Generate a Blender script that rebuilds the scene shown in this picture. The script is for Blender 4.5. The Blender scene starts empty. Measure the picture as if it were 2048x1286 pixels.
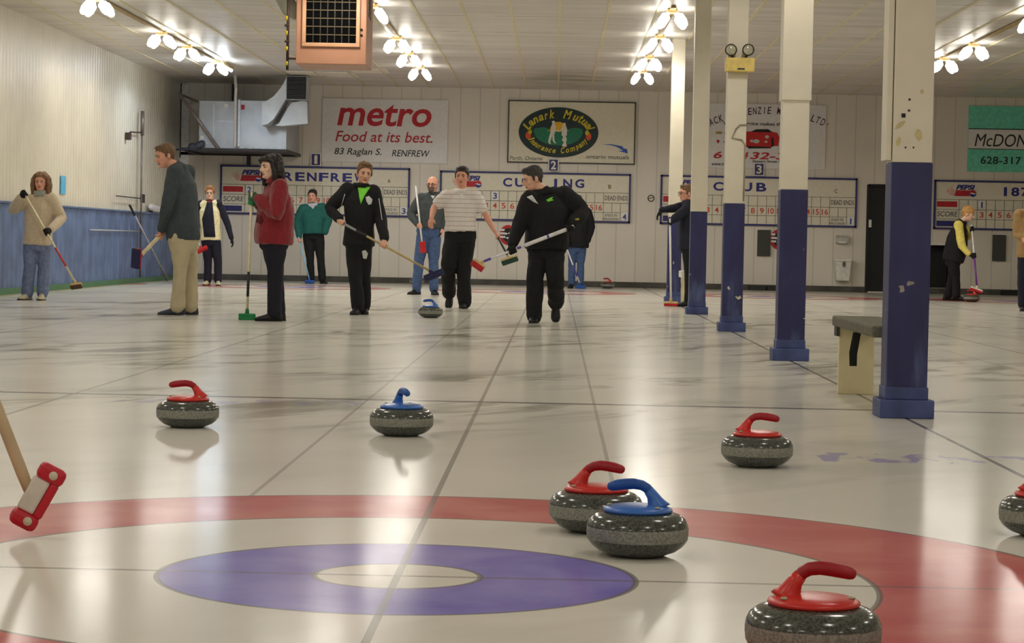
import bpy, bmesh, math, random
from mathutils import Vector as V, Matrix, noise as mnoise
random.seed(7)
SC = bpy.context.scene
COL = SC.collection
PI = math.pi
# ------------------------------------------------------------------ camera
F_PX, CAM_H = 4522.0, 0.856
TH = -math.atan(155.7/4522.0)
PS = -math.atan(86.0/4522.0*math.cos(TH))
RHO = 0.0195
FW = V((math.sin(PS)*math.cos(TH), math.cos(PS)*math.cos(TH), math.sin(TH)))
R0 = V((math.cos(PS), -math.sin(PS), 0))
U0 = R0.cross(FW)
RT = R0*math.cos(RHO) + U0*math.sin(RHO)
UP = -R0*math.sin(RHO) + U0*math.cos(RHO)
CAM = V((0, 0, CAM_H))
YW = 46.5           # end wall
XL = -7.78          # side wall
XR = 11.2
ZC = 4.03

def ray(px, py):
    return FW + RT*((px-1024)/F_PX) - UP*((py-643)/F_PX)
def P(px, py, Y):
    d = ray(px, py); return CAM + d*(Y/d.y)
def FL(px, py):
    d = ray(px, py); return CAM + d*(-CAM_H/d.z)
def CE(px, py, z=ZC):
    d = ray(px, py); return CAM + d*((z-CAM_H)/d.z)
def LW(px, py, x=XL):
    d = ray(px, py); return CAM + d*(x/d.x)
def W(px, py, y=YW):
    return P(px, py, y)
WP = YW/F_PX        # metres per photo pixel on the end wall

cd = bpy.data.cameras.new('camera'); co = bpy.data.objects.new('camera', cd); COL.objects.link(co)
cd.sensor_width = 36; cd.lens = 36*F_PX/2048; cd.clip_start = .05; cd.clip_end = 200
M = Matrix.Identity(4)
for i in range(3):
    M[i][0], M[i][1], M[i][2], M[i][3] = RT[i], UP[i], -FW[i], CAM[i]
co.matrix_world = M
SC.camera = co
SC.view_settings.view_transform = 'Standard'; SC.view_settings.look = 'None'
SC.view_settings.gamma = 1; SC.view_settings.use_curve_mapping = False
SC.view_settings.exposure = .82

# ------------------------------------------------------------------ materials
def lin(c):
    return tuple(((x/255)/12.92 if x/255 <= .04045 else ((x/255+.055)/1.055)**2.4) for x in c)
class S:
    """socket maths"""
    def __init__(s, nt, so): s.nt, s.so = nt, so
    def _m(s, op, o=None, o2=None):
        n = s.nt.nodes.new('ShaderNodeMath'); n.operation = op
        s.nt.links.new(s.so, n.inputs[0])
        for i, x in ((1, o), (2, o2)):
            if x is None: continue
            if isinstance(x, S): s.nt.links.new(x.so, n.inputs[i])
            else: n.inputs[i].default_value = x
        return S(s.nt, n.outputs[0])
    def __add__(s, o): return s._m('ADD', o)
    def __sub__(s, o): return s._m('SUBTRACT', o)
    def __mul__(s, o): return s._m('MULTIPLY', o)
    def __lt__(s, o): return s._m('LESS_THAN', o)
    def __gt__(s, o): return s._m('GREATER_THAN', o)
    def abs(s): return s._m('ABSOLUTE')
    def sqrt(s): return s._m('SQRT')
    def mx(s, o): return s._m('MAXIMUM', o)
    def mn(s, o): return s._m('MINIMUM', o)
    def mod(s, o): return s._m('FLOORED_MODULO', o)
    def step(s, a, b):
        n = s.nt.nodes.new('ShaderNodeMapRange'); n.interpolation_type = 'SMOOTHSTEP'
        s.nt.links.new(s.so, n.inputs[0]); n.inputs[1].default_value = a; n.inputs[2].default_value = b
        return S(s.nt, n.outputs[0])
def new_mat(name):
    m = bpy.data.materials.new(name); m.use_nodes = True
    nt = m.node_tree; b = nt.nodes['Principled BSDF']
    return m, nt, b
def cmix(nt, fac, a, b):
    n = nt.nodes.new('ShaderNodeMix'); n.data_type = 'RGBA'
    if isinstance(fac, S): nt.links.new(fac.so, n.inputs[0])
    else: n.inputs[0].default_value = fac
    for i, x in ((6, a), (7, b)):
        if isinstance(x, tuple): n.inputs[i].default_value = (*x, 1) if len(x) == 3 else x
        else: nt.links.new(x, n.inputs[i])
    return n.outputs[2]
def tnoise(nt, vec, scale, detail=2, dist=0, rough=.5):
    n = nt.nodes.new('ShaderNodeTexNoise'); n.inputs['Scale'].default_value = scale
    n.inputs['Detail'].default_value = detail; n.inputs['Distortion'].default_value = dist; n.inputs['Roughness'].default_value = rough
    if vec is not None: nt.links.new(vec, n.inputs['Vector'])
    return S(nt, n.outputs['Fac'])
def vscale(nt, vec, sc):
    n = nt.nodes.new('ShaderNodeVectorMath'); n.operation = 'MULTIPLY'
    nt.links.new(vec, n.inputs[0]); n.inputs[1].default_value = sc
    return n.outputs[0]
MATS = {}
def mat(name, rgb, rough=.6, var=.10, scale=14, metal=0, spec=.4, bump=0, bscale=60, stretch=None, sheen=0):
    if name in MATS: return MATS[name]
    m, nt, b = new_mat(name)
    tc = nt.nodes.new('ShaderNodeTexCoord').outputs['Object']
    v = vscale(nt, tc, stretch) if stretch else tc
    c = lin(rgb)
    n = tnoise(nt, v, scale, 3)
    nt.links.new(cmix(nt, n.step(.3, .7), tuple(x*(1-var) for x in c), tuple(min(1, x*(1+var)) for x in c)), b.inputs['Base Color'])
    b.inputs['Roughness'].default_value = rough; b.inputs['Metallic'].default_value = metal
    b.inputs['Specular IOR Level'].default_value = spec
    if sheen: b.inputs['Sheen Weight'].default_value = sheen
    if bump:
        bn = nt.nodes.new('ShaderNodeBump'); bn.inputs['Strength'].default_value = bump; bn.inputs['Distance'].default_value = .01
        nt.links.new(tnoise(nt, v, bscale, 3).so, bn.inputs['Height']); nt.links.new(bn.outputs[0], b.inputs['Normal'])
    MATS[name] = m
    return m
def emat(name, rgb, strength):
    m, nt, b = new_mat(name)
    tc = nt.nodes.new('ShaderNodeTexCoord').outputs['Object']
    n = tnoise(nt, tc, 5)
    c = rgb
    nt.links.new(cmix(nt, n, tuple(x*.96 for x in c), c), b.inputs['Emission Color'])
    b.inputs['Base Color'].default_value = (.8, .8, .75, 1)
    b.inputs['Emission Strength'].default_value = strength
    MATS[name] = m
    return m

# ------------------------------------------------------------------ mesh builder
class G:
    def __init__(s): s.v, s.f, s.m, s.sm = [], [], [], []
    def add(s, vs, fs, mi=0, smooth=True):
        b = len(s.v); s.v += [V(x) for x in vs]
        for f in fs:
            s.f.append([b+i for i in f]); s.m.append(mi); s.sm.append(smooth)
        return s
    def box(s, lo, hi, mi=0, mtx=None, bev=0):
        bm = bmesh.new(); bmesh.ops.create_cube(bm, size=1)
        lo, hi = V(lo), V(hi)
        for v in bm.verts:
            v.co = V((lo[i]+(v.co[i]+.5)*(hi[i]-lo[i]) for i in range(3)))
        if bev: bmesh.ops.bevel(bm, geom=bm.edges[:], offset=bev, segments=2, affect='EDGES', profile=.5)
        if mtx is not None: bmesh.ops.transform(bm, matrix=mtx, verts=bm.verts[:])
        bm.verts.index_update()
        s.add([v.co.copy() for v in bm.verts], [[v.index for v in f.verts] for f in bm.faces], mi, False)
        bm.free(); return s
    def rings(s, rs, mi=0, cap=True, smooth=True):
        n = len(rs[0]); vs = [p for r in rs for p in r]; fs = []
        for i in range(len(rs)-1):
            for j in range(n):
                k = (j+1) % n
                fs.append([i*n+j, i*n+k, (i+1)*n+k, (i+1)*n+j])
        if cap:
            fs.append(list(range(n))[::-1]); fs.append([(len(rs)-1)*n+j for j in range(n)])
        return s.add(vs, fs, mi, smooth)
    def ell(s, c, r, mi=0, mtx=None, nu=14, nv=9):
        c = V(c); rs = []
        for i in range(nv+1):
            a = -PI/2 + PI*(i+.12)/(nv+.24)
            ring = []
            for j in range(nu):
                t = 2*PI*j/nu
                p = V((math.cos(a)*math.cos(t)*r[0], math.cos(a)*math.sin(t)*r[1], math.sin(a)*r[2]))
                ring.append((mtx @ p if mtx is not None else p) + c)
            rs.append(ring)
        return s.rings(rs, mi)
    def tube(s, pts, rad, mi=0, n=10, rnd=False, smooth=True):
        pts = [V(p) for p in pts]
        if not isinstance(rad, (list, tuple)): rad = [rad]*len(pts)
        rad = list(rad)
        if rnd:
            d0 = (pts[0]-pts[1]).normalized(); d1 = (pts[-1]-pts[-2]).normalized()
            a, b = rad[0], rad[-1]
            pts = [pts[0]+d0*a*.9, pts[0]+d0*a*.6] + pts + [pts[-1]+d1*b*.6, pts[-1]+d1*b*.9]
            rad = [a*.35, a*.78] + rad + [b*.78, b*.35]
        rs = []; u = None
        for i, p in enumerate(pts):
            t = (pts[min(i+1, len(pts)-1)] - pts[max(i-1, 0)]).normalized()
            if u is None:
                u = t.cross(V((0, 0, 1)))
                if u.length < .1: u = t.cross(V((0, 1, 0)))
            u = (u - t*u.dot(t)).normalized(); w = t.cross(u)
            rs.append([p + (u*math.cos(2*PI*j/n) + w*math.sin(2*PI*j/n))*rad[i] for j in range(n)])
        return s.rings(rs, mi, True, smooth)
    def lathe(s, prof, mi=0, n=40, c=(0, 0, 0), mis=None):
        c = V(c)
        rs = [[c+V((r*math.cos(2*PI*j/n), r*math.sin(2*PI*j/n), z)) for j in range(n)] for r, z in prof]
        if mis is None: return s.rings(rs, mi)
        b = len(s.f); s.rings(rs, 0)
        for i in range(len(prof)-1):
            for j in range(n): s.m[b+i*n+j] = mis[i]
        return s
    def prism(s, poly, o, ex, ey, ez, mi=0):
        """poly: 2-D points along ex, ey from o, thickened by the vector ez"""
        o, ex, ey, ez = V(o), V(ex), V(ey), V(ez); n = len(poly)
        a = [o+ex*x+ey*y for x, y in poly]; b = [p+ez for p in a]
        fs = [list(range(n)), [n+i for i in range(n)][::-1]] + [[i, n+i, n+(i+1) % n, (i+1) % n] for i in range(n)]
        return s.add(a+b, fs, mi, False)
    def merge(s, o, mi=None):
        b = len(s.v); s.v += o.v
        for f, m, sm in zip(o.f, o.m, o.sm):
            s.f.append([b+i for i in f]); s.m.append(m if mi is None else mi); s.sm.append(sm)
        return s
    def mesh(s, name, org=V((0, 0, 0)), fix=True):
        me = bpy.data.meshes.new(name)
        me.from_pydata([tuple(v-org) for v in s.v], [], s.f)
        me.polygons.foreach_set('material_index', s.m)
        me.polygons.foreach_set('use_smooth', s.sm)
        if fix:
            bm = bmesh.new(); bm.from_mesh(me)
            bmesh.ops.recalc_face_normals(bm, faces=bm.faces[:]); bm.to_mesh(me); bm.free()
        me.update()
        return me
def link(name, me, mats, parent=None, loc=None):
    o = bpy.data.objects.new(name, me); COL.objects.link(o)
    for m in (mats if isinstance(mats, (list, tuple)) else [mats]): me.materials.append(m)
    if parent is not None: o.parent = parent
    if loc is not None: o.location = loc
    return o
def worg(p):
    o = V((0, 0, 0))
    while p is not None:
        o = o + p.location; p = p.parent
    return o
def part(name, g, mats, parent, label=None, fix=True):
    o = link(name, g.mesh(name, worg(parent), fix), mats, parent)
    if label: o['label'] = label
    return o
def tag(o, label, cat, group=None, kind=None):
    if label: o['label'] = label
    if cat: o['category'] = cat
    if group: o['group'] = group
    if kind: o['kind'] = kind
    return o
def thing(name, loc, label, cat, group=None):
    o = bpy.data.objects.new(name, None); COL.objects.link(o); o.location = loc; o.empty_display_size = .1
    return tag(o, label, cat, group)
def single(name, g, mats, label, cat, group=None, fix=True):
    """a thing that is one mesh, its origin at its lowest middle"""
    lo = V((min(v[i] for v in g.v) for i in range(3))); hi = V((max(v[i] for v in g.v) for i in range(3)))
    org = V(((lo.x+hi.x)/2, (lo.y+hi.y)/2, lo.z))
    return tag(link(name, g.mesh(name, org, fix), mats, None, org), label, cat, group)
def struct(name, g, mats, parent=None):
    o = link(name, g.mesh(name), mats, parent)
    if parent is None: o['kind'] = 'structure'
    return o
def remesh(g, vox, smooth=2, fac=.5):
    me = g.mesh('tmp'); o = bpy.data.objects.new('tmp', me); COL.objects.link(o)
    m = o.modifiers.new('r', 'REMESH'); m.mode = 'VOXEL'; m.voxel_size = vox; m.use_smooth_shade = True
    if smooth:
        m = o.modifiers.new('s', 'SMOOTH'); m.factor = fac; m.iterations = smooth
    dg = bpy.context.evaluated_depsgraph_get()
    out = bpy.data.meshes.new_from_object(o.evaluated_get(dg))
    bpy.data.objects.remove(o); bpy.data.meshes.remove(me)
    return out
def folds(me, amp, sc, seed=0, stretch=(1, 1, .55)):
    off = V((seed*3.7, seed*1.3, seed*2.1)); st = V(stretch)
    ns = [v.normal.copy() for v in me.vertices]
    for v, n in zip(me.vertices, ns):
        p = v.co*sc; p = V((p.x*st.x, p.y*st.y, p.z*st.z))+off
        d = mnoise.noise(p) + .5*mnoise.noise(p*2.1)
        v.co += n*(amp*d)
    me.update()
def mpart(name, me, mats, parent, label=None):
    org = worg(parent)
    for v in me.vertices: v.co -= org
    me.polygons.foreach_set('use_smooth', [True]*len(me.polygons))
    o = link(name, me, mats, parent)
    if label: o['label'] = label
    return o
def text_g(g, body, cx, cz, w, h, y, mi=0, bold=0, shear=0, thick=.004, rot=0, spacing=1.0):
    """letters on a plane facing -Y, fitted into w x h metres about (cx, cz)"""
    cu = bpy.data.curves.new('t', 'FONT'); cu.body = body; cu.size = 1; cu.offset = bold; cu.shear = shear
    cu.space_character = spacing; cu.resolution_u = 4
    o = bpy.data.objects.new('t', cu); COL.objects.link(o)
    dg = bpy.context.evaluated_depsgraph_get()
    me = bpy.data.meshes.new_from_object(o.evaluated_get(dg))
    xs = [v.co.x for v in me.vertices]; ys = [v.co.y for v in me.vertices]
    x0, x1, y0, y1 = min(xs), max(xs), min(ys), max(ys)
    vs = []; c, s = math.cos(rot), math.sin(rot)
    for v in me.vertices:
        a = ((v.co.x-x0)/(x1-x0)-.5)*w; b = ((v.co.y-y0)/max(1e-6, y1-y0)-.5)*h
        vs.append(V((cx + a*c - b*s, y, cz + a*s + b*c)))
    n = len(vs)
    fs = [list(p.vertices) for p in me.polygons]
    g.add(vs, fs, mi, False)
    # rim of the letters
    cnt = {}
    for f in fs:
        for i in range(len(f)):
            e = (f[i], f[(i+1) % len(f)]); k = tuple(sorted(e)); cnt.setdefault(k, []).append(e)
    rim = [e[0] for e in cnt.values() if len(e) == 1]
    back = [v+V((0, thick, 0)) for v in vs]
    g.add(vs+back, [[a, b, n+b, n+a] for a, b in rim], mi, False)
    bpy.data.objects.remove(o); bpy.data.meshes.remove(me); bpy.data.curves.remove(cu)
def wtext(g, body, px, py, pw, ph, mi=0, bold=0, shear=0, y=YW-.05, rot=0, spacing=1.0):
    c = W(px, py, YW)
    text_g(g, body, c.x, c.z, pw*WP, ph*WP, y, mi, bold, shear, .006, rot, spacing)
# ------------------------------------------------------------------ the hall
LANES = [-4.79, -.39, 4.01, 8.41]
TEES = (5.76, 40.5)
BORD = [-6.99, -2.59, 1.81, 6.21, 10.61]

def ice_material():
    m, nt, b = new_mat('ice')
    pos = nt.nodes.new('ShaderNodeNewGeometry').outputs['Position']
    sx = nt.nodes.new('ShaderNodeSeparateXYZ'); nt.links.new(pos, sx.inputs[0])
    X, Y = S(nt, sx.outputs[0]), S(nt, sx.outputs[1])
    white = lin((224, 221, 210))
    # frost: broad cloudiness and dragged diagonal smears
    n1 = tnoise(nt, pos, .55, 3, .6)
    col = cmix(nt, n1.step(.30, .75), tuple(x*.90 for x in white), white)
    ro = nt.nodes.new('ShaderNodeVectorRotate'); ro.rotation_type = 'Z_AXIS'; ro.inputs['Angle'].default_value = .55
    nt.links.new(pos, ro.inputs['Vector'])
    n2 = tnoise(nt, vscale(nt, ro.outputs[0], (2.4, .8, 1)), 1.0, 3, 1.2, .55)
    smear = n2.step(.44, .70) * tnoise(nt, pos, .33, 2).step(.38, .60)
    yy = Y.step(8.0, 13.0) * (Y.step(34.0, 28.0))
    col = cmix(nt, smear*(yy*.85+.12), col, tuple(x*.46 for x in lin((190, 186, 165))))
    lx = (X - (LANES[1] - 2.2)).mod(4.4) - 2.2               # distance across from the centre line of each sheet
    ax = lx.abs()
    ty = (Y - 23.13).abs() - 17.37                          # from the tee line: negative up the sheet
    r = (lx*lx + ty*ty).sqrt()
    fade = tnoise(nt, pos, 2.2, 4, .4).step(.25, .8)
    red = cmix(nt, fade, lin((190, 98, 98)), lin((206, 130, 122)))
    blue = cmix(nt, fade, lin((116, 106, 190)), lin((150, 142, 208)))
    on = lambda a, c2: (a > c2[0]) * (a < c2[1])
    col = cmix(nt, on(r, (1.22, 1.83)), col, red)
    col = cmix(nt, on(r, (.213, .61)), col, blue)
    dark = lin((112, 108, 100))
    for rr in (1.83, 1.22, .61, .213):
        col = cmix(nt, ((r-rr).abs() < .008)*.75, col, dark)
    inring = r < 1.83
    out = (inring*-1.0)+1.0
    # centre line, four-foot lines, tee, hog and back lines, sheet borders
    up_sheet = ty < .05
    col = cmix(nt, (ax < .010)*.66, col, dark)
    col = cmix(nt, ((ax-.61).abs() < .008)*(ty < -1.0)*.42*out, col, dark)
    col = cmix(nt, (ty.abs() < .012)*(ax < 2.15)*.6, col, dark)
    col = cmix(nt, ((ty+6.40).abs() < .052)*.72, col, lin((70, 66, 72)))
    col = cmix(nt, ((ty-1.83).abs() < .008)*(ax < 2.15)*.5, col, dark)
    edge = ((ax-2.2).abs() < .012)
    col = cmix(nt, edge*(X < 0.0)*.5, col, dark)
    col = cmix(nt, edge*(X > 0.0)*.8, col, lin((60, 56, 62)))
    # faded advertising lettering under the ice, in broken blue and ochre strokes
    st = tnoise(nt, vscale(nt, pos, (9, 3.2, 1)), 1.0, 3, .5).step(.48, .60)
    band = lambda x0, x1, y0, y1: (X > x0)*(X < x1)*(Y > y0)*(Y < y1)
    col = cmix(nt, st*band(1.10, 2.0, 9.15, 9.55)*.55, col, lin((120, 112, 190)))
    col = cmix(nt, st*band(2.0, 3.6, 9.0, 9.4)*.5, col, lin((205, 178, 120)))
    col = cmix(nt, st*band(-2.3, -1.0, 11.6, 12.0)*.35, col, lin((120, 112, 190)))
    # ochre strip where the ice meets the side boards
    col = cmix(nt, ((X-(XL+.16)).abs() < .05)*.8, col, lin((205, 160, 110)))
    nt.links.new(col, b.inputs['Base Color'])
    rn = tnoise(nt, pos, 1.3, 3)
    rgh = rn*.06 + .12
    nt.links.new(rgh.so, b.inputs['Roughness'])
    b.inputs['IOR'].default_value = 1.31
    b.inputs['Specular IOR Level'].default_value = .028
    bn = nt.nodes.new('ShaderNodeBump'); bn.inputs['Strength'].default_value = .03; bn.inputs['Distance'].default_value = .004
    nt.links.new(tnoise(nt, pos, 38, 2).so, bn.inputs['Height']); nt.links.new(bn.outputs[0], b.inputs['Normal'])
    return m
g = G(); g.add([(XL-.1, -4, 0), (XR+.1, -4, 0), (XR+.1, YW+.2, 0), (XL-.1, YW+.2, 0)], [[0, 1, 2, 3]], 0, False)
struct('floor', g, ice_material())

# ceiling: glossy painted boards with battens running up the hall
def ceiling_material():
    m, nt, b = new_mat('ceiling_boards')
    pos = nt.nodes.new('ShaderNodeNewGeometry').outputs['Position']
    base = lin((222, 217, 209))
    n = tnoise(nt, vscale(nt, pos, (.35, 2.6, 1)), 1.0, 4, .3)
    col = cmix(nt, n.step(.3, .72), tuple(x*.80 for x in base), base)
    sx = nt.nodes.new('ShaderNodeSeparateXYZ'); nt.links.new(pos, sx.inputs[0])
    X, Y = S(nt, sx.outputs[0]), S(nt, sx.outputs[1])
    jog = (X*(1/.66))._m('FLOOR')*.0 + Y
    seam = ((jog.mod(.61) - .305).abs() > .290)
    col = cmix(nt, seam*(tnoise(nt, vscale(nt, pos, (1.1, .8, 1)), 1.0, 2).step(.45, .6))*.45, col, lin((120, 112, 100)))
    gap = ((jog.mod(2.44) - 1.22).abs() > 1.19)*(tnoise(nt, vscale(nt, pos, (1.6, .2, 1)), 1.0, 1).step(.52, .56))
    col = cmix(nt, gap*.55, col, lin((88, 80, 70)))
    # old damp stain near the end wall
    st = (((X-.25)*(X-.25))*.7 + ((Y-43.5)*(Y-43.5))*.16).sqrt().step(1.15, .2)*tnoise(nt, vscale(nt, pos, (.7, 2, 1)), 1.6, 3).step(.35, .62)
    col = cmix(nt, st*.6, col, lin((120, 120, 78)))
    nt.links.new(col, b.inputs['Base Color'])
    b.inputs['Roughness'].default_value = .36; b.inputs['Specular IOR Level'].default_value = .4
    bn = nt.nodes.new('ShaderNodeBump'); bn.inputs['Strength'].default_value = .35; bn.inputs['Distance'].default_value = .02
    nt.links.new(tnoise(nt, vscale(nt, pos, (1, 3, 1)), 1.7, 2).so, bn.inputs['Height']); nt.links.new(bn.outputs[0], b.inputs['Normal'])
    return m
g = G()
g.box((XL-.1, -4, ZC), (XR+.1, YW+.2, ZC+.1), 0)
x = -.02 - .66*11
while x < XR:
    if x > XL+.1: g.box((x-.017, -4, ZC-.010), (x+.017, YW, ZC), 1)
    x += .66
for (a, b_, c, d) in ((578, 645, 143, 150), (650, 712, 145, 154), (704, 775, 138, 146)):
    p, q = CE((a+b_)/2, c), CE((a+b_)/2, d)
    p0, p1 = CE(a, (c+d)/2), CE(b_, (c+d)/2)
    g.box((p0.x, q.y if q.y < p.y else p.y, ZC-.008), (p1.x, max(p.y, q.y), ZC), 2)
struct('ceiling', g, [ceiling_material(), mat('batten', (214, 204, 168), .5), mat('new_ceiling_panel', (236, 230, 214), .5)])

# side wall: ribbed steel, cream over blue, a green kick strip
def ribbed(z0, z1, x, dep, pitch, y0, y1, mi):
    g = G(); prof = []; y = y0
    while y < y1-1e-6:
        for f, d in ((0, 0), (.55, 0), (.64, .5), (.72, 1), (.84, 1), (.92, .5)): prof.append((x+dep*d, y+pitch*f))
        y += pitch
    prof.append((x, y1))
    vs = [(a, b_, z0) for a, b_ in prof] + [(a, b_, z1) for a, b_ in prof]; n = len(prof)
    g.add(vs, [[i, i+1, n+i+1, n+i] for i in range(n-1)], mi, True)
    g.box((x-.12, y0, z0), (x-.001, y1, z1), mi)
    return g
g = ribbed(1.31, ZC, XL, .007, .20, -4, YW, 0)
wl = struct('wall_left', g, mat('cream_steel', (214, 208, 190), .36, .05, 2.2, spec=.5, bump=.08, bscale=3))
g = ribbed(.09, 1.31, XL+.03, .012, .26, -4, YW, 0); g.box((XL-.05, -4, 1.29), (XL+.075, YW, 1.315), 0)
part('wainscot', g, mat('blue_steel', (92, 112, 152), .42, .22, 3, bump=.2, bscale=8), wl)
g = G(); g.box((XL, -4, 0), (XL+.085, YW, .09))
struct('baseboard_left', g, mat('green_kick', (70, 118, 84), .5))
g = G(); g.box((XR, -4, 0), (XR+.12, YW, ZC)); struct('wall_right', g, mat('cream_steel', (0, 0, 0)))
g = G(); g.box((XL, -4.1, 0), (XR, -4, ZC)); struct('wall_front', g, mat('cream_steel', (0, 0, 0)))

# end wall with two dark openings
def wallmat():
    m, nt, b = new_mat('end_wall_panel')
    pos = nt.nodes.new('ShaderNodeNewGeometry').outputs['Position']
    sx = nt.nodes.new('ShaderNodeSeparateXYZ'); nt.links.new(pos, sx.inputs[0]); X = S(nt, sx.outputs[0])
    base = lin((226, 219, 206))
    n = tnoise(nt, vscale(nt, pos, (1, 1, .4)), 1.4, 3)
    col = cmix(nt, n.step(.3, .7), tuple(x*.93 for x in base), base)
    gr = ((X.mod(.405)-.2025).abs() > .190)
    col = cmix(nt, gr*.30, col, lin((150, 142, 128)))
    nt.links.new(col, b.inputs['Base Color']); b.inputs['Roughness'].default_value = .45
    bn = nt.nodes.new('ShaderNodeBump'); bn.inputs['Strength'].default_value = .5; bn.inputs['Distance'].default_value = .02
    nt.links.new(((gr*-1.0)+1.0).so, bn.inputs['Height']); nt.links.new(bn.outputs[0], b.inputs['Normal'])
    return m
g = G(); q = W(371, 200); g.box((q.x-.09, YW-.06, .1), (q.x+.09, YW-.001, W(371, 170).z)); struct('trim_2', g, mat('white_board', (226, 224, 218), .5))
d0, d1 = W(1737, 372), W(1800, 573)
o0, o1 = W(1800, 489), W(1900, 573)
holes = [(d0.x, d1.x, 0.02, d0.z), (o0.x, o1.x, 0.12, o0.z)]
g = G()
xs = sorted([XL, XR] + [h[i] for h in holes for i in (0, 1)]); zs = sorted([0, ZC] + [h[i] for h in holes for i in (2, 3)])
for i in range(len(xs)-1):
    for j in range(len(zs)-1):
        mx_, mz = (xs[i]+xs[i+1])/2, (zs[j]+zs[j+1])/2
        if any(h[0] < mx_ < h[1] and h[2] < mz < h[3] for h in holes): continue
        if xs[i+1]-xs[i] > 1e-4 and zs[j+1]-zs[j] > 1e-4: g.box((xs[i], YW, zs[j]), (xs[i+1], YW+.12, zs[j+1]))
struct('wall_back', g, wallmat())
BLK = mat('black_paint_and_shade', (14, 14, 14), .5)
DKGREY = mat('dark_grey', (62, 62, 60), .7)
g = G(); h = holes[0]
g.box((h[0], YW+.06, h[2]), (h[1], YW+.11, h[3]), 0)  # black panel stands in for the dark beyond the doorway
for a, b_ in ((h[0]-.03, h[0]+.03),): g.box((a, YW-.02, 0), (b_, YW+.12, h[3]+.03), 0)
g.box((h[0], YW-.02, h[3]-.01), (h[1], YW+.12, h[3]+.04), 0)
dr = struct('door_1', g, BLK)
g = G(); p = W(1738, 447); g.box((p.x-.01, YW-.04, p.z-.08), (p.x+.05, YW-.02, p.z+.08), bev=.008)
part('latch_plate', g, mat('white_plastic', (225, 222, 212), .4), dr)
h = holes[1]; g = G()  # box coloured black to give the darkness inside the low opening
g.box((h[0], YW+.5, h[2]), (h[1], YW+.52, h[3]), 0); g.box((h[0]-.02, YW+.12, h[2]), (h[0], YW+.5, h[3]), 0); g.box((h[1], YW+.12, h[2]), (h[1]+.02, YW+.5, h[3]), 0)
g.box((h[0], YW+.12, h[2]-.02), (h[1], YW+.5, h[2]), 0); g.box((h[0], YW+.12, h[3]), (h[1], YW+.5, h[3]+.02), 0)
fr = struct('opening_shade_box', g, BLK)
g = G(); g.box((h[0]-.05, YW-.03, h[3]), (h[1]+.05, YW, h[3]+.05)); part('opening_lintel', g, mat('white_plastic', (0, 0, 0)), fr)
g = G()
for a, b_ in ((XL+.1, d0.x-.03), (d1.x, XR)): g.box((a, YW-.06, 0), (b_, YW, .115), 0, bev=.012)
struct('baseboard_back', g, mat('foam_bumper', (84, 82, 76), .8, .25, 3))

# ------------------------------------------------------------------ lamps
WARM = (1.0, .945, .85)
EW = emat('lamp_glow', WARM, 6.0)
EC = emat('cool_lamp_glow', (.80, .90, 1.0), 16.0)
TAN = mat('tan_box', (176, 150, 100), .5)
def lamp_mesh():
    parts = {}
    g = G(); g.box((-.075, -.075, -.055), (.075, .075, 0), 0, bev=.01); parts['mounting_box'] = g
    bl, sk = [], []
    for sx_, sy in ((-1, -1), (1, -1), (-1, 1), (1, 1)):
        d = V((sx_*.50, sy*.50, -.75)).normalized()
        a = V((sx_*.045, sy*.045, -.04))
        k = G(); k.tube([a, a+d*.06], [.026, .024], 0, 10); sk.append(k)
        b_ = a+d*.06; q = G(); q.tube([b_, b_+d*.03, b_+d*.13, b_+d*.165], [.034, .064, .064, .05], 0, 10, True); bl.append(q)
    return parts['mounting_box'], sk, bl
LMB, LSK, LBL = lamp_mesh()
lamp_me = {'b': LMB.mesh('mounting_box'), 's': [k.mesh('socket') for k in LSK], 'l': [k.mesh('bulb') for k in LBL]}
lamp_me['b'].materials.append(TAN)
for me in lamp_me['s']: me.materials.append(mat('white_plastic', (0, 0, 0)))
for me in lamp_me['l']: me.materials.append(EW)
cool = []
for k in LBL:
    me = k.mesh('bulb'); me.materials.append(EC); cool.append(me)
def spot(name, col, e):
    L = bpy.data.lights.new(name, 'SPOT'); L.energy = e; L.color = col; L.spot_size = math.radians(172); L.spot_blend = .20; L.shadow_soft_size = .24
    return L
WARML = spot('warm_lamp', WARM, 64); NEARL = spot('near_lamp', WARM, 40); COOLL = spot('cool_lamp', (.72, .86, 1.0), 70)
def lamp(x, y, label, iscool=False):
    t = thing('ceiling_light', (x, y, ZC-.012), label, 'ceiling light', 'bare-bulb ceiling lights')
    def ch(n, me):
        o = bpy.data.objects.new(n, me); COL.objects.link(o); o.parent = t; return o
    ch('mounting_box', lamp_me['b'])
    for me, mb in zip(lamp_me['s'], cool if iscool else lamp_me['l']):
        ch('socket', me); ch('bulb', mb)
    k = bpy.data.objects.new('lamp_light', COOLL if iscool else (WARML if y > 27 else NEARL)); COL.objects.link(k); k.parent = t; k.location = (0, 0, -.17)
    return t
ordn = ('fourth', 'third', 'second', 'first')
ROWS = [(-6.15, 'by the ribbed side wall', (30.0, 34.9, 37.3, 40.4)), (-2.52, 'beside the hanging heater', (30.3, 35.0, 37.8, 40.8)),
        (1.80, 'over the painted columns', (30.3, 34.0, 37.7, 40.8)), (6.24, 'above the teal sign end', (30.0, 34.4, 37.0))]
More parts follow.
